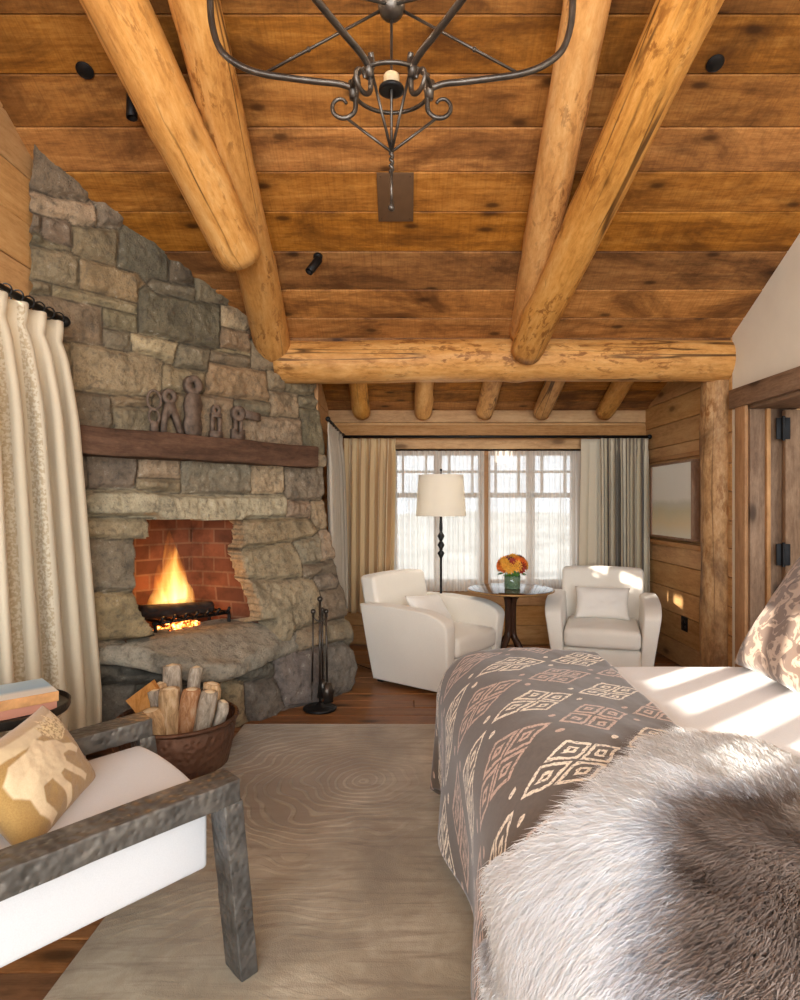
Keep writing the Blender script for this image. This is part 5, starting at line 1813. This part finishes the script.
for l0 in (0.0, SW - 0.11):
    side = 'near' if l0 == 0 else 'far'
    fr_o = bar_box('arm_rail', -0.86, 0.0, l0, l0 + 0.11, AH - 0.068, AH, ich)
    bar_box('front_leg', -0.065, 0.0, l0, l0 + 0.11, -0.0, AH - 0.066, ich, 0.11)
    bar_box('rear_leg', -0.85, -0.80, l0, l0 + 0.10, 0.0, AH - 0.066, ich, -0.10)
def seatf(p):
    return IQ(p.x, p.y, p.z)
bm = bmesh.new(); join(bm, soft_box((-0.80, 0.112, 0.325), (-0.055, SW - 0.112, 0.505), 0.014, 5, 3, seatf))
M_seatw = fabric('white_seat_cloth', srgb(208, 207, 208), 300, 0.05)
obj('seat_shell', bm, M_seatw, ich)
def cush(p):
    q = p.copy()
    c = (1 - ((p.y - SW / 2) / 0.31) ** 4) * (1 - ((p.x + 0.36) / 0.42) ** 6)
    if p.z > 0.52:
        q.z += 0.012 * max(0, c)
    if p.x > -0.2:
        q.x += 0.02 * max(0, 1 - ((p.y - SW / 2) / 0.3) ** 2)
    return IQ(q.x, q.y, q.z)
bm = bmesh.new(); join(bm, soft_box((-0.66, 0.104, 0.49), (-0.05, SW - 0.104, 0.53), 0.022, 8, 4, cush))
obj('seat_cushion', bm, M_seatw, ich)
def backf2(p):
    k = (p.z - 0.32) / 0.5
    q = p.copy(); q.x = p.x - 0.20 * k
    return IQ(q.x, q.y, q.z)
bm = bmesh.new(); join(bm, soft_box((-0.82, 0.09, 0.318), (-0.63, SW - 0.09, 0.86), 0.045, 8, 4, backf2))
obj('backrest', bm, M_seatw, ich)

# ---- mustard pillow with an animal silhouette woven in
MO = [(0.04,.62),(.12,.73),(.3,.75),(.44,.81),(.50,.73),(.62,.67),(.70,.58),(.80,.52),(.84,.44),(.79,.41),(.70,.49),(.62,.50),(.58,.43),(.66,.32),(.76,.16),(.72,.12),(.60,.27),(.52,.38),(.46,.37),(.50,.22),(.47,.07),(.41,.05),(.42,.2),(.36,.39),(.25,.39),(.21,.26),(.27,.10),(.20,.06),(.13,.22),(.12,.38),(.05,.48)]
AN = [(.62,.67),(.55,.78),(.57,.90),(.62,.84),(.66,.95),(.71,.86),(.78,.95),(.80,.84),(.88,.88),(.86,.77),(.94,.74),(.84,.68),(.72,.62)]
def moose_pat(s, t):
    d = sd_poly(s, t, MO)
    return np.clip(0.5 - d / 0.012, 0, 1)
def antler_pat(s, t):
    d = sd_poly(s, t, AN)
    return np.clip(0.5 - d / 0.012, 0, 1)
def moose_mat():
    t = NT('mustard_cloth')
    co = t.coord('Object'); uv = t.coord('UV')
    w = t.noise(co, 240, 2)
    g = t.mix(w, srgb(140, 106, 58), srgb(182, 146, 88))
    m = t.attr('animal'); an = t.attr('antlers')
    lightc = t.mix(w, srgb(212, 186, 146), srgb(230, 208, 172))
    c = t.mix(m, g, lightc)
    lace = t.ramp(t.noise(uv, 34, 3), [(0.44, 0.15), (0.52, 1)])
    c = t.mix(t.math('MULTIPLY', an, lace), c, srgb(224, 200, 150))
    v = t.sep(uv)
    hill = t.math('ADD', v[1], t.math('MULTIPLY', t.noise(uv, 5, 3), 0.10))
    band = t.ramp(hill, [(0.82, 0), (0.84, 0.8), (0.95, 0.8), (0.97, 0.2)])
    c = t.mix(t.math('MULTIPLY', band, t.math('SUBTRACT', 1.0, an)), c, srgb(222, 202, 164))
    return t.done(t.pbr(c, 0.92, 0, 0.2, t.bump(w, 0.15, 0.002), Sheen_Weight=0.3))
BL, BR, TR = Vector((-1.0, 1.72, 0.55)), Vector((-1.045, 2.17, 0.55)), Vector((-1.17, 2.04, 0.76))
xd = BR - BL; ud = TR - BR
ce = (BL + BR) / 2 + ud * 0.5 + Vector((0.0, 0, 0.0))
o = pillow('pillow', 0.47, 0.31, 0.14, moose_mat(), frame_from(ce, xd, ud - xd * (ud.dot(xd) / xd.dot(xd))), 9, n=140, m=100, pinch=0.07, attrs={'animal': moose_pat, 'antlers': antler_pat})
tag(o, 'mustard pillow with a pale antlered animal on the iron-framed armchair', 'pillow')

# ================================================================= SMALL TABLE AND BOOKS
ST = Vector((-1.485, 2.36, 0))
stt = thing('side_table', 'small round dark metal side table holding two books by the long curtain', 'side table', ST)
bm = bmesh.new(); add_lathe(bm, [(0.0, 0.67), (0.21, 0.67), (0.219, 0.673), (0.225, 0.685), (0.225, 0.704), (0.220, 0.706), (0.216, 0.688), (0.206, 0.682), (0.0, 0.682)], 56); obj('tray_top', bm, M_iron, stt, True, None, 0.6)
for k in range(3):
    a = k * 2 * PI / 3 + 0.3
    d = Vector((math.cos(a), math.sin(a), 0))
    bm = bmesh.new(); add_tube(bm, [d * 0.13 + Vector((0, 0, 0.672)), d * 0.17 + Vector((0, 0, 0.0))], 0.011, 10); obj('leg', bm, M_black, stt)
bm = bmesh.new(); add_tube(bm, [(0.155 * math.cos(a), 0.155 * math.sin(a), 0.25) for a in np.linspace(0, 2 * PI, 30, endpoint=False)], 0.007, 8, True); obj('stretcher', bm, M_black, stt)
M_page = plain('book_pages', srgb(232, 218, 190), 0.9, 0, 60, 0.08)
def book(label, z, w, d, h, rot, cover, spine_c, off=(0, 0)):
    o = thing('book', label, 'book', ST + Vector((off[0], off[1], z)), rot)
    bm = bmesh.new(); add_box(bm, (-w / 2 + 0.004, -d / 2 + 0.004, 0.003), (w / 2 - 0.004, d / 2 - 0.004, h - 0.003), 0.001); obj('page_block', bm, M_page, o, False)
    bm = bmesh.new()
    add_box(bm, (-w / 2, -d / 2, 0.0), (w / 2, d / 2, 0.003), 0.0008); add_box(bm, (-w / 2, -d / 2, h - 0.003), (w / 2, d / 2, h), 0.0008)
    obj('cover', bm, cover, o, False)
    bm = bmesh.new(); add_box(bm, (-w / 2, -d / 2 - 0.003, 0), (w / 2, -d / 2 + 0.002, h), 0.001); obj('spine', bm, spine_c, o, False)
def cover_mat():
    t = NT('blue_cover')
    uv = t.coord('Object')
    s = t.sep(uv)
    c = t.ramp(t.math('ADD', t.math('MULTIPLY', s[1], 3.2), 0.45), [(0.0, srgb(232, 228, 220)), (0.28, srgb(234, 232, 228)), (0.42, srgb(150, 186, 214)), (0.8, srgb(176, 204, 224))])
    return t.done(t.pbr(c, 0.35, 0, 0.4))
book('lower book with a salmon pink cover on the small metal table', 0.6835, 0.31, 0.225, 0.033, 0.80, plain('salmon_cover', srgb(214, 150, 124), 0.5), plain('salmon_spine', srgb(206, 142, 118), 0.5), (0.0, -0.01))
book('upper book with a pale blue cover on top of the pink one', 0.717, 0.30, 0.235, 0.036, 0.74, cover_mat(), plain('tan_spine', srgb(204, 150, 96), 0.5, 0, 30, 0.2), (0.01, 0.0))

# ================================================================= LOG BASKET
BK = Vector((-1.26, 3.55, 0))
def copper_mat():
    t = NT('hammered_copper')
    co = t.coord('Object')
    v = t.voro(co, 34, 'SMOOTH_F1')
    n1 = t.noise(co, 5, 5, 0.6)
    c = t.ramp(n1, [(0.3, srgb(78, 56, 44)), (0.55, srgb(116, 84, 66)), (0.75, srgb(146, 110, 88))])
    return t.done(t.pbr(c, 0.58, 0.6, 0.5, t.bump(v.outputs['Distance'], 0.9, 0.012)))
M_cop = copper_mat()
bk = thing('log_bucket', 'round hammered copper tub full of split firewood in front of the hearth', 'log bucket', BK)
bm = bmesh.new(); add_lathe(bm, [(0.0, 0.0), (0.255, 0.0), (0.272, 0.015), (0.30, 0.14), (0.318, 0.262), (0.312, 0.264), (0.292, 0.14), (0.262, 0.022), (0.0, 0.016)], 60, cap=False); obj('tub', bm, M_cop, bk)
bm = bmesh.new(); add_tube(bm, [(0.318 * math.cos(a), 0.318 * math.sin(a), 0.265) for a in np.linspace(0, 2 * PI, 60, endpoint=False)], 0.012, 10, True); obj('rim', bm, M_cop, bk)
for s in (0.9, 0.9 + PI):
    d = Vector((math.cos(s), math.sin(s), 0)); p = Vector((-d.y, d.x, 0))
    bm = bmesh.new(); add_tube(bm, smooth_path([d * 0.316 + p * 0.06 + Vector((0, 0, 0.2)), d * 0.345 + p * 0.05 + Vector((0, 0, 0.18)), d * 0.352 + Vector((0, 0, 0.165)), d * 0.345 - p * 0.05 + Vector((0, 0, 0.18)), d * 0.316 - p * 0.06 + Vector((0, 0, 0.2))], 5), 0.008, 8); obj('handle', bm, M_cop, bk)
def bark_mat(nm, a, b, c):
    t = NT(nm)
    co = t.coord('Object')
    n1 = t.noise(t.mapv(co, (26, 26, 7)), 1.0, 6, 0.7, 0.6)
    col = t.ramp(n1, [(0.32, a), (0.5, b), (0.68, c)])
    # cut ends: pale with rings
    s = t.sep(co)
    r = t.math('SQRT', t.math('ADD', t.math('POWER', s[0], 2.0), t.math('POWER', s[1], 2.0)))
    rg_ = t.math('SINE', t.math('MULTIPLY', t.math('ADD', r, t.math('MULTIPLY', n1, 0.01)), 900.0))
    endc = t.mix(t.ramp(rg_, [(0.3, 0), (0.8, 0.45)]), srgb(232, 210, 174), srgb(190, 160, 120))
    nrm = t.sep(t.n('ShaderNodeTexCoord').outputs['Normal'])
    e = t.math('GREATER_THAN', t.math('ABSOLUTE', nrm[2]), 0.82)
    col = t.mix(e, col, endc)
    return t.done(t.pbr(col, 0.9, 0, 0.2, t.bump(n1, 0.6, 0.008)))
M_barks = [bark_mat('bark_grey', srgb(112, 100, 86), srgb(172, 158, 140), srgb(214, 202, 184)), bark_mat('bark_tan', srgb(138, 104, 72), srgb(204, 170, 128), srgb(230, 206, 172)), bark_mat('bark_orange', srgb(118, 80, 54), srgb(186, 136, 96), srgb(212, 182, 150))]
LG = [  # photo top centre, width px, depth offset, bark, label
 (172, 666, 19, 0.13, 0, 'tall grey-barked log standing at the back of the copper tub'),
 (196.5, 668, 13, 0.16, 0, 'shaded grey log at the very back of the copper tub, right of the tallest'),
 (160, 684, 14, 0.08, 1, 'small log half hidden behind the tallest front logs in the tub'),
 (154.5, 691, 15, 0.0, 0, 'brown log left of centre in the copper tub, behind the pale round end'),
 (170, 689, 20, -0.08, 1, 'pale tan log standing upright in the middle front of the tub'),
 (192, 690, 18, -0.06, 2, 'reddish-brown barked log right of the pale middle one in the tub'),
 (212, 684, 18, 0.06, 1, 'log with light cut top at the back right of the tub'),
 (210, 692, 17, -0.05, 0, 'leaning grey log with pale stripes at the front right of the tub'),
 (223, 702, 12, 0.02, 0, 'short dark log against the right rim of the copper tub'),
 (149, 711, 21, -0.13, 1, 'short log with broad pale cut end at the front left of the tub'),
]
for i, (px, py, w, dy, bi, lab) in enumerate(LG):
    y = BK.y + dy
    top = P(px, py, y)
    r = w / 2 / F * y
    # lean outwards a little; foot inside the tub
    bx = BK.x + max(-0.15, min(0.15, (top.x - BK.x) * 0.62)); by = BK.y + max(-0.14, min(0.14, dy * 0.8))
    o = make_log('firewood_log', (bx, by, 0.035 + 0.4 * r), top, r * 0.98, r, M_barks[bi], lab, 60 + i, 'firewood standing in the copper tub', 0.10, 0, 'firewood', 20, 14)
# split wedge
w0, w1 = P(121, 712, 3.50), P(152, 690, 3.56)
bm = bmesh.new()
a_, b_ = Vector((-1.20, 3.56, 0.05)), P(140, 690, 3.55)
dz_ = (b_ - a_).normalized(); ux = Vector((0.8, 0.25, 0.55)); ux = (ux - dz_ * ux.dot(dz_)).normalized(); vx = dz_.cross(ux)
pol = [(-0.085, -0.02), (0.075, -0.028), (0.085, 0.012), (0.0, 0.045), (-0.08, 0.02)]
n_ = 10
rings = []
for k in range(n_ + 1):
    t = k / n_
    c = a_.lerp(b_, t)
    rings.append([bm.verts.new(c + ux * (p[0] + 0.01 * float(fbm(t * 6, j * 3.0, 3))) + vx * (p[1] + 0.01 * float(fbm(t * 6, j * 3.0, 9)))) for j, p in enumerate(pol)])
for A, B in zip(rings, rings[1:]):
    for j in range(5):
        bm.faces.new((A[j], A[(j + 1) % 5], B[(j + 1) % 5], B[j]))
bm.faces.new(rings[0][::-1]); bm.faces.new(rings[-1])
sw = obj('split_firewood', bm, wood('split_pine', srgb(150, 96, 50), srgb(206, 150, 92), srgb(226, 178, 122), 'OBJ', 4, 16, 0.8, 0.1, False, 0.2, 0.3), None, True, None, 0.4)
tag(sw, 'flat orange split piece of firewood sticking out at the left of the tub', 'firewood', 'firewood standing in the copper tub')

# ================================================================= FIRE TOOLS
FT = P(320, 709, 4.50); FT.z = 0
ft = thing('fire_tool_stand', 'iron stand with fire tools on the plank floor by the stone base', 'fire tools', FT)
bm = bmesh.new(); add_lathe(bm, [(0.0, 0.0), (0.115, 0.0), (0.12, 0.012), (0.10, 0.022), (0.03, 0.03), (0.012, 0.05), (0.0, 0.05)], 36); obj('base', bm, M_black, ft)
bm = bmesh.new(); add_tube(bm, [(0, 0, 0.04), (0, 0, 0.76)], 0.009, 10); add_sphere(bm, (0, 0, 0.775), 0.02, 12)
add_tube(bm, smooth_path([(-0.055, 0, 0.66), (-0.03, 0, 0.63), (0, 0, 0.62), (0.03, 0, 0.63), (0.055, 0, 0.66)], 4), 0.005, 8); add_tube(bm, smooth_path([(0, -0.055, 0.66), (0, 0, 0.615), (0, 0.055, 0.66)], 4), 0.005, 8)
obj('stand_post', bm, M_iron, ft)
for i, (dx, dy) in enumerate(((-0.045, -0.02), (0.045, -0.015), (0.01, 0.05))):
    bm = bmesh.new()
    add_tube(bm, [(dx, dy, 0.66), (dx * 1.15, dy * 1.15, 0.20)], 0.007, 8); add_sphere(bm, (dx, dy, 0.69), 0.019, 12); add_tube(bm, [(dx, dy, 0.69), (dx, dy, 0.655)], 0.010, 8)
    if i == 0:
        add_tube(bm, [(dx * 1.15, dy * 1.15, 0.2), (dx * 1.2, dy * 1.2, 0.07)], [0.007, 0.003], 8)
    elif i == 1:
        x_, y_ = dx * 1.15, dy * 1.15
        add_prism(bm, [(-0.04, 0.05), (0.04, 0.05), (0.045, 0.13), (0.02, 0.19), (-0.02, 0.19), (-0.045, 0.13)], lambda a, b, d: Vector((x_ + a * 0.75 + 0.01, y_ + a * 0.6 + d, b)), -0.004, 0.004)
    else:
        x_, y_ = dx * 1.15, dy * 1.15
        add_lathe(bm, [(0.010, 0.2), (0.03, 0.17), (0.04, 0.07), (0.0, 0.07)], 12, (x_, y_, 0))
    obj(['poker', 'shovel', 'brush'][i], bm, M_iron, ft)

# ================================================================= CHANDELIER
CYD = 1.93
CC = P(391.5, 89, CYD)
ch = thing('chandelier', 'wrought iron chandelier with curling arms hanging from the log-beamed ceiling', 'chandelier', CC)
def cz(py): return EYE + (CY - py) / F * CYD - CC.z
bm = bmesh.new(); add_tube(bm, [(0, 0, cz(8)), (0, 0, ceil_z(CYD) - CC.z)], 0.008, 10); obj('stem', bm, M_iron, ch)
bm = bmesh.new(); add_sphere(bm, (0, 0, cz(6)), 0.041, 20, (1, 1, 1.05)); obj('ball', bm, M_iron, ch)
bm = bmesh.new(); add_lathe(bm, [(0.0, 0), (0.06, 0), (0.055, -0.02), (0.02, -0.035), (0, -0.035)], 24, (0, 0, ceil_z(CYD) - CC.z)); obj('canopy', bm, M_iron, ch)
bm = bmesh.new(); add_tube(bm, [(0, 0, cz(10)), (0, 0, cz(155))], 0.004, 8); obj('center_rod', bm, M_iron, ch)
RRg = 0.118
bm = bmesh.new(); add_tube(bm, [(RRg * math.cos(a), RRg * math.sin(a), 0) for a in np.linspace(0, 2 * PI, 48, endpoint=False)], 0.0065, 10, True); obj('hoop', bm, M_iron, ch)
# little down light in the middle
bm = bmesh.new(); add_lathe(bm, [(0.0, 0.042), (0.022, 0.042), (0.024, 0.038), (0.024, 0.006), (0.0, 0.006)], 22, (0, 0, 0.0)); obj('socket', bm, plain('cream_socket', srgb(196, 172, 134), 0.5), ch)
bm = bmesh.new(); add_lathe(bm, [(0.012, 0.012), (0.037, 0.004), (0.039, -0.006), (0.030, -0.008), (0.012, -0.002)], 24, (0, 0, 0)); obj('socket_ring', bm, M_black, ch)
M_candle = plain('candle_sleeve', srgb(226, 208, 170), 0.6)
BULB_P = []
for k, ang in enumerate((PI, 0.0, PI * 1.32, -PI * 0.32)):
    d = Vector((math.cos(ang), math.sin(ang), 0))
    def A(r, z): return d * r + Vector((0, 0, z))
    arm = thing if False else None
    # S-curve arm from the hoop out and up to its cup
    pts = smooth_path([A(0.122, 0.004), A(0.16, 0.016), A(0.22, 0.022), A(0.30, 0.032), A(0.39, 0.046), A(0.46, 0.072), A(0.515, 0.118), A(0.54, 0.19), A(0.547, 0.268), A(0.548, 0.33)], 7)
    bm = bmesh.new(); add_tube(bm, pts, [0.0095, 0.0105], 10)
    ao = obj('arm', bm, M_iron, ch)
    # scroll: from the arm's root down round the hoop and out in a curl
    sp = [A(0.108, 0.045), A(0.100, 0.02), A(0.106, -0.01), A(0.108, -0.035)]
    for j in range(14):
        t = j / 13
        a2 = PI * 1.08 + t * PI * 1.75
        r2 = 0.042 * (1 - 0.62 * t)
        sp.append(A(0.150 + r2 * math.cos(a2), -0.052 + r2 * math.sin(a2)))
    bm = bmesh.new(); add_tube(bm, smooth_path(sp, 4), [0.0085, 0.005], 8); obj('scroll', bm, M_iron, ao)
    bm = bmesh.new(); add_tube(bm, [A(0.118, 0.022), A(0.114, -0.03)], 0.013, 10); obj('collar', bm, M_iron, ao)
    # cup and candle sleeve
    bm = bmesh.new(); add_lathe(bm, [(0.0, 0.325), (0.02, 0.325), (0.055, 0.345), (0.062, 0.36), (0.056, 0.358), (0.02, 0.338), (0.0, 0.336)], 24, d * 0.548, cap=False); obj('cup', bm, M_iron, ao)
    bm = bmesh.new(); add_lathe(bm, [(0.018, 0.337), (0.018, 0.44), (0.0, 0.44)], 16, d * 0.548); obj('candle_sleeve', bm, M_candle, ao)
    # stay rod from the ball to the arm
    bm = bmesh.new(); add_tube(bm, [d * 0.03 + Vector((0, 0, cz(10))), A(0.385, 0.046)], 0.0045, 8)
    q_ = (d * 0.03 + Vector((0, 0, cz(10)))).lerp(A(0.385, 0.046), 0.62)
    add_sphere(bm, q_, 0.008, 8)
    obj('stay_rod', bm, M_iron, ao)
    bm = bmesh.new(); add_tube(bm, [A(0.14, -0.085) if k < 2 else A(0.10, -0.01), A(0.0, cz(152))], 0.0045, 8); obj('lower_rod', bm, M_iron, ao)
    BULB_P.append(CC + A(0.548, 0.50))
bm = bmesh.new()
tw = []
for j in range(30):
    t = j / 29
    tw.append(Vector((0.003 * math.cos(t * 22), 0.003 * math.sin(t * 22), cz(150) + (cz(172) - cz(150)) * t)))
add_tube(bm, tw, 0.006, 8); add_tube(bm, [(0, 0, cz(168)), (0, 0, cz(202))], 0.0045, 8)
add_lathe(bm, [(0.0, cz(200)), (0.005, cz(201)), (0.011, cz(207.5)), (0.009, cz(210)), (0.0, cz(212))], 14)
obj('finial', bm, M_iron, ch)

# ================================================================= CEILING FITTINGS
def on_ceiling(px, py):
    y = 3.716 / (0.514 + (CY - py) / F)
    return P(px, py, y)
CQ = (-CEILN).to_track_quat('Z', 'Y')
def ceil_thing(name, px, py, label, cat, group=None):
    o = thing(name, label, cat, on_ceiling(px, py) - CEILN * 0.0015, 0, group)
    o.rotation_mode = 'QUATERNION'; o.rotation_quaternion = CQ
    return o
for px, py, lab in ((85, 70, 'round black ceiling speaker at left between the planks and the left log'), (715, 63, 'round black ceiling speaker at right beyond the right log')):
    o = ceil_thing('ceiling_speaker', px, py, lab, 'ceiling speaker', 'flush round speakers in the ceiling')
    bm = bmesh.new(); add_lathe(bm, [(0.0, 0.006), (0.036, 0.006), (0.038, 0.004), (0.038, 0.0)], 32); obj('grille', bm, M_black, o)
    bm = bmesh.new(); add_tube(bm, [(0.039 * math.cos(a), 0.039 * math.sin(a), 0.003) for a in np.linspace(0, 2 * PI, 36, endpoint=False)], 0.003, 8, True); obj('bezel', bm, M_black, o)
o = ceil_thing('ceiling_plate', 395.5, 197, 'square brown cover plate on the ceiling behind the chandelier tip', 'cover plate')
bm = bmesh.new(); add_box(bm, (-0.105, -0.16, 0.0), (0.105, 0.16, 0.012), 0.003); obj('plate', bm, plain('brown_plate', srgb(92, 66, 42), 0.6, 0, 20, 0.1), o, True, None, 0.5)
M_screw = plain('brown_screw', srgb(80, 58, 40), 0.5, 0.5)
for sx, sy in ((-0.085, -0.14), (0.085, 0.14), (0.085, -0.14), (-0.085, 0.14)):
    bm = bmesh.new(); add_sphere(bm, (sx, sy, 0.012), 0.005, 8, (1, 1, 0.5)); obj('screw', bm, M_screw, o)
for px, py, lab, tilt in ((134, 92, 'dark cylinder ceiling spotlight at upper left beside the thick left log', Vector((0.02, -0.1, -1))), (318, 256, 'black ceiling spotlight right of the left logs, tipped to the side', Vector((-0.55, -0.55, -1)))):
    c = on_ceiling(px, py)
    o = thing('ceiling_spotlight', lab, 'spotlight', c, 0, 'small spotlights on the ceiling')
    n_ = -CEILN
    bm = bmesh.new(); tmp = bmesh.new(); add_lathe(tmp, [(0.0, 0.02), (0.028, 0.02), (0.03, 0.015), (0.03, 0.0)], 20); join(bm, tmp, None, CQ.to_matrix().to_4x4()); obj('mount', bm, M_black, o)
    j = n_ * 0.045
    bm = bmesh.new(); add_tube(bm, [n_ * 0.01, j], 0.007, 8); obj('swivel', bm, M_black, o)
    d = tilt.normalized()
    bm = bmesh.new(); tmp = bmesh.new(); add_lathe(tmp, [(0.0, -0.02), (0.022, -0.02), (0.027, -0.012), (0.027, 0.11), (0.024, 0.112), (0.022, 0.09), (0.0, 0.088)], 22); join(bm, tmp, None, Matrix.Translation(j) @ d.to_track_quat('Z', 'Y').to_matrix().to_4x4()); obj('spot_head', bm, M_black, o)

# ================================================================= PICTURE, OUTLET
pc = thing('picture_frame', 'pale landscape picture in a deep wooden box frame on the alcove plank wall', 'picture', (RW, 5.715, 1.472))
M_frame = wood('frame_wood', srgb(100, 72, 54), srgb(138, 106, 82), srgb(168, 138, 112), 'OBJ', 2, 14, 0.5, 0.1, False, 0.2, 0.15)
hw, hh, dp = 0.445, 0.340, 0.09
for nm, lo, hi in (('frame_rail', (-dp, -hw, hh - 0.018), (-0.001, hw, hh)), ('frame_rail', (-dp, -hw, -hh), (-0.001, hw, -hh + 0.018)), ('frame_stile', (-dp, -hw, -hh + 0.018), (-0.001, -hw + 0.018, hh - 0.018)), ('frame_stile', (-dp, hw - 0.018, -hh + 0.018), (-0.001, hw, hh - 0.018))):
    bm = bmesh.new(); add_box(bm, lo, hi, 0.003); obj(nm, bm, M_frame, pc, True, None, 0.6)
def art_mat():
    t = NT('pale_landscape')
    s = t.sep(t.coord('Object'))
    nz = t.noise(t.coord('Object'), 5, 5, 0.6)
    v = t.math('ADD', t.math('DIVIDE', t.math('ADD', s[2], 0.34), 0.68), t.math('MULTIPLY', t.math('SUBTRACT', nz, 0.5), 0.12))
    c = t.ramp(v, [(0.0, srgb(224, 222, 204)), (0.2, srgb(226, 206, 164)), (0.36, srgb(206, 196, 160)), (0.46, srgb(206, 202, 184)), (0.52, srgb(232, 228, 216)), (1.0, srgb(242, 240, 230))])
    return t.done(t.pbr(c, 0.5, 0, 0.4, Coat_Weight=1.0, Coat_Roughness=0.03))
bm = bmesh.new(); add_box(bm, (-0.078, -hw + 0.018, -hh + 0.018), (-0.02, hw - 0.018, hh - 0.018)); obj('canvas', bm, art_mat(), pc, False)
op = P(684, 624, 5.60)
ol = thing('wall_outlet', 'small black power outlet low on the alcove plank wall', 'outlet', (RW - 0.001, op.y, op.z))
bm = bmesh.new(); add_box(bm, (-0.008, -0.062, -0.062), (0.0, 0.062, 0.062), 0.003); obj('cover_plate', bm, M_black, ol, True, None, 0.5)
for sy in (-0.028, 0.028):
    for sz in (-0.025, 0.025):
        bm = bmesh.new(); add_lathe(bm, [(0.0, 0.004), (0.014, 0.004), (0.016, 0.0)], 14)
        bmesh.ops.rotate(bm, verts=bm.verts, cent=(0, 0, 0), matrix=Matrix.Rotation(-PI / 2, 3, 'Y')); bmesh.ops.translate(bm, verts=bm.verts, vec=(-0.008, sy, sz)); obj('socket', bm, M_iron, ol)
# ================================================================= LIGHT, SKY, CAMERA
W = bpy.data.worlds.new('World')
SC.world = W
W.use_nodes = True
nt = W.node_tree
bg = nt.nodes['Background']
bg.inputs[0].default_value = (0.86, 0.93, 1.0, 1)
bg.inputs[1].default_value = 2.1

def lamp(name, kind, loc, energy, color=(1, 1, 1), size=None, rot=None, target=None, **kw):
    l = bpy.data.lights.new(name, kind)
    l.energy = energy
    l.color = color
    for k, v in kw.items():
        setattr(l, k, v)
    if size and kind == 'AREA':
        l.shape = 'RECTANGLE'
        l.size, l.size_y = size
    elif size:
        l.shadow_soft_size = size
    o = bpy.data.objects.new(name, l)
    COL.objects.link(o)
    o.location = loc
    if target is not None:
        o.rotation_mode = 'QUATERNION'
        o.rotation_quaternion = (Vector(target) - Vector(loc)).to_track_quat('-Z', 'Y')
    elif rot:
        o.rotation_euler = rot
    return o

sun_d = Vector((1.0, 0.80, -0.45))
s = lamp('sun', 'SUN', (0, 0, 8), 11.0, (1.0, 0.92, 0.80))
s.rotation_mode = 'QUATERNION'
s.rotation_quaternion = sun_d.to_track_quat('-Z', 'Y')
s.data.angle = 0.009
# unseen area lamps added for fill, set in the back and left openings
lamp('back_fill_light', 'AREA', (0.2, BACKY - 0.15, 1.9), 360, (0.88, 0.95, 1.0), (3.7, 2.9), target=(0.2, 3, 1.2))
lamp('left_fill_light', 'AREA', (LW - 0.25, -0.55, 2.38), 140, (0.86, 0.94, 1.0), (1.9, 0.7), target=(2.2, 1.2, 0.8))
#lamp('far_window_light', 'AREA', (0.8, FARY + 0.5, 1.3), 60, (0.95, 0.97, 1.0), (1.9, 1.4), target=(0.8, 0, 1.0))
# the lamps of the room
for x, y in ((-0.6, 1.93), (0.52, 1.93), (-0.3, 1.35), (0.25, 1.35)):
    lamp('chandelier_bulb', 'POINT', (x, y, 3.12), 9, (1.0, 0.86, 0.68), 0.04)
lamp('floor_lamp_bulb', 'POINT', tuple(LAMP_P), 12, (1.0, 0.92, 0.8), 0.05)
lamp('fire_glow', 'POINT', tuple(FIRE_P), 6, (1.0, 0.42, 0.10), 0.09)

cam = bpy.data.cameras.new('camera')
cam.sensor_fit = 'AUTO'
cam.sensor_width = 36.0
cam.lens = 36.0 * F / 1000.0
cam.shift_x = -(CX - 400) / 1000.0
cam.shift_y = (CY - 500) / 1000.0
cam.clip_start = 0.05
co = bpy.data.objects.new('camera', cam)
COL.objects.link(co)
co.location = (0, 0, EYE)
co.rotation_euler = (PI / 2, 0, 0)
SC.camera = co
vs = SC.view_settings
vs.view_transform = 'Standard'
vs.look = 'None'
vs.gamma = 1.0
vs.exposure = 0.08
try:
    vs.use_curve_mapping = False
except Exception:
    pass
try:
    SC.cycles.use_denoising = True
    SC.cycles.max_bounces = 8
    SC.cycles.transparent_max_bounces = 16
    SC.cycles.sample_clamp_indirect = 6.0
    SC.cycles.caustics_reflective = False
    SC.cycles.caustics_refractive = False
except Exception:
    pass
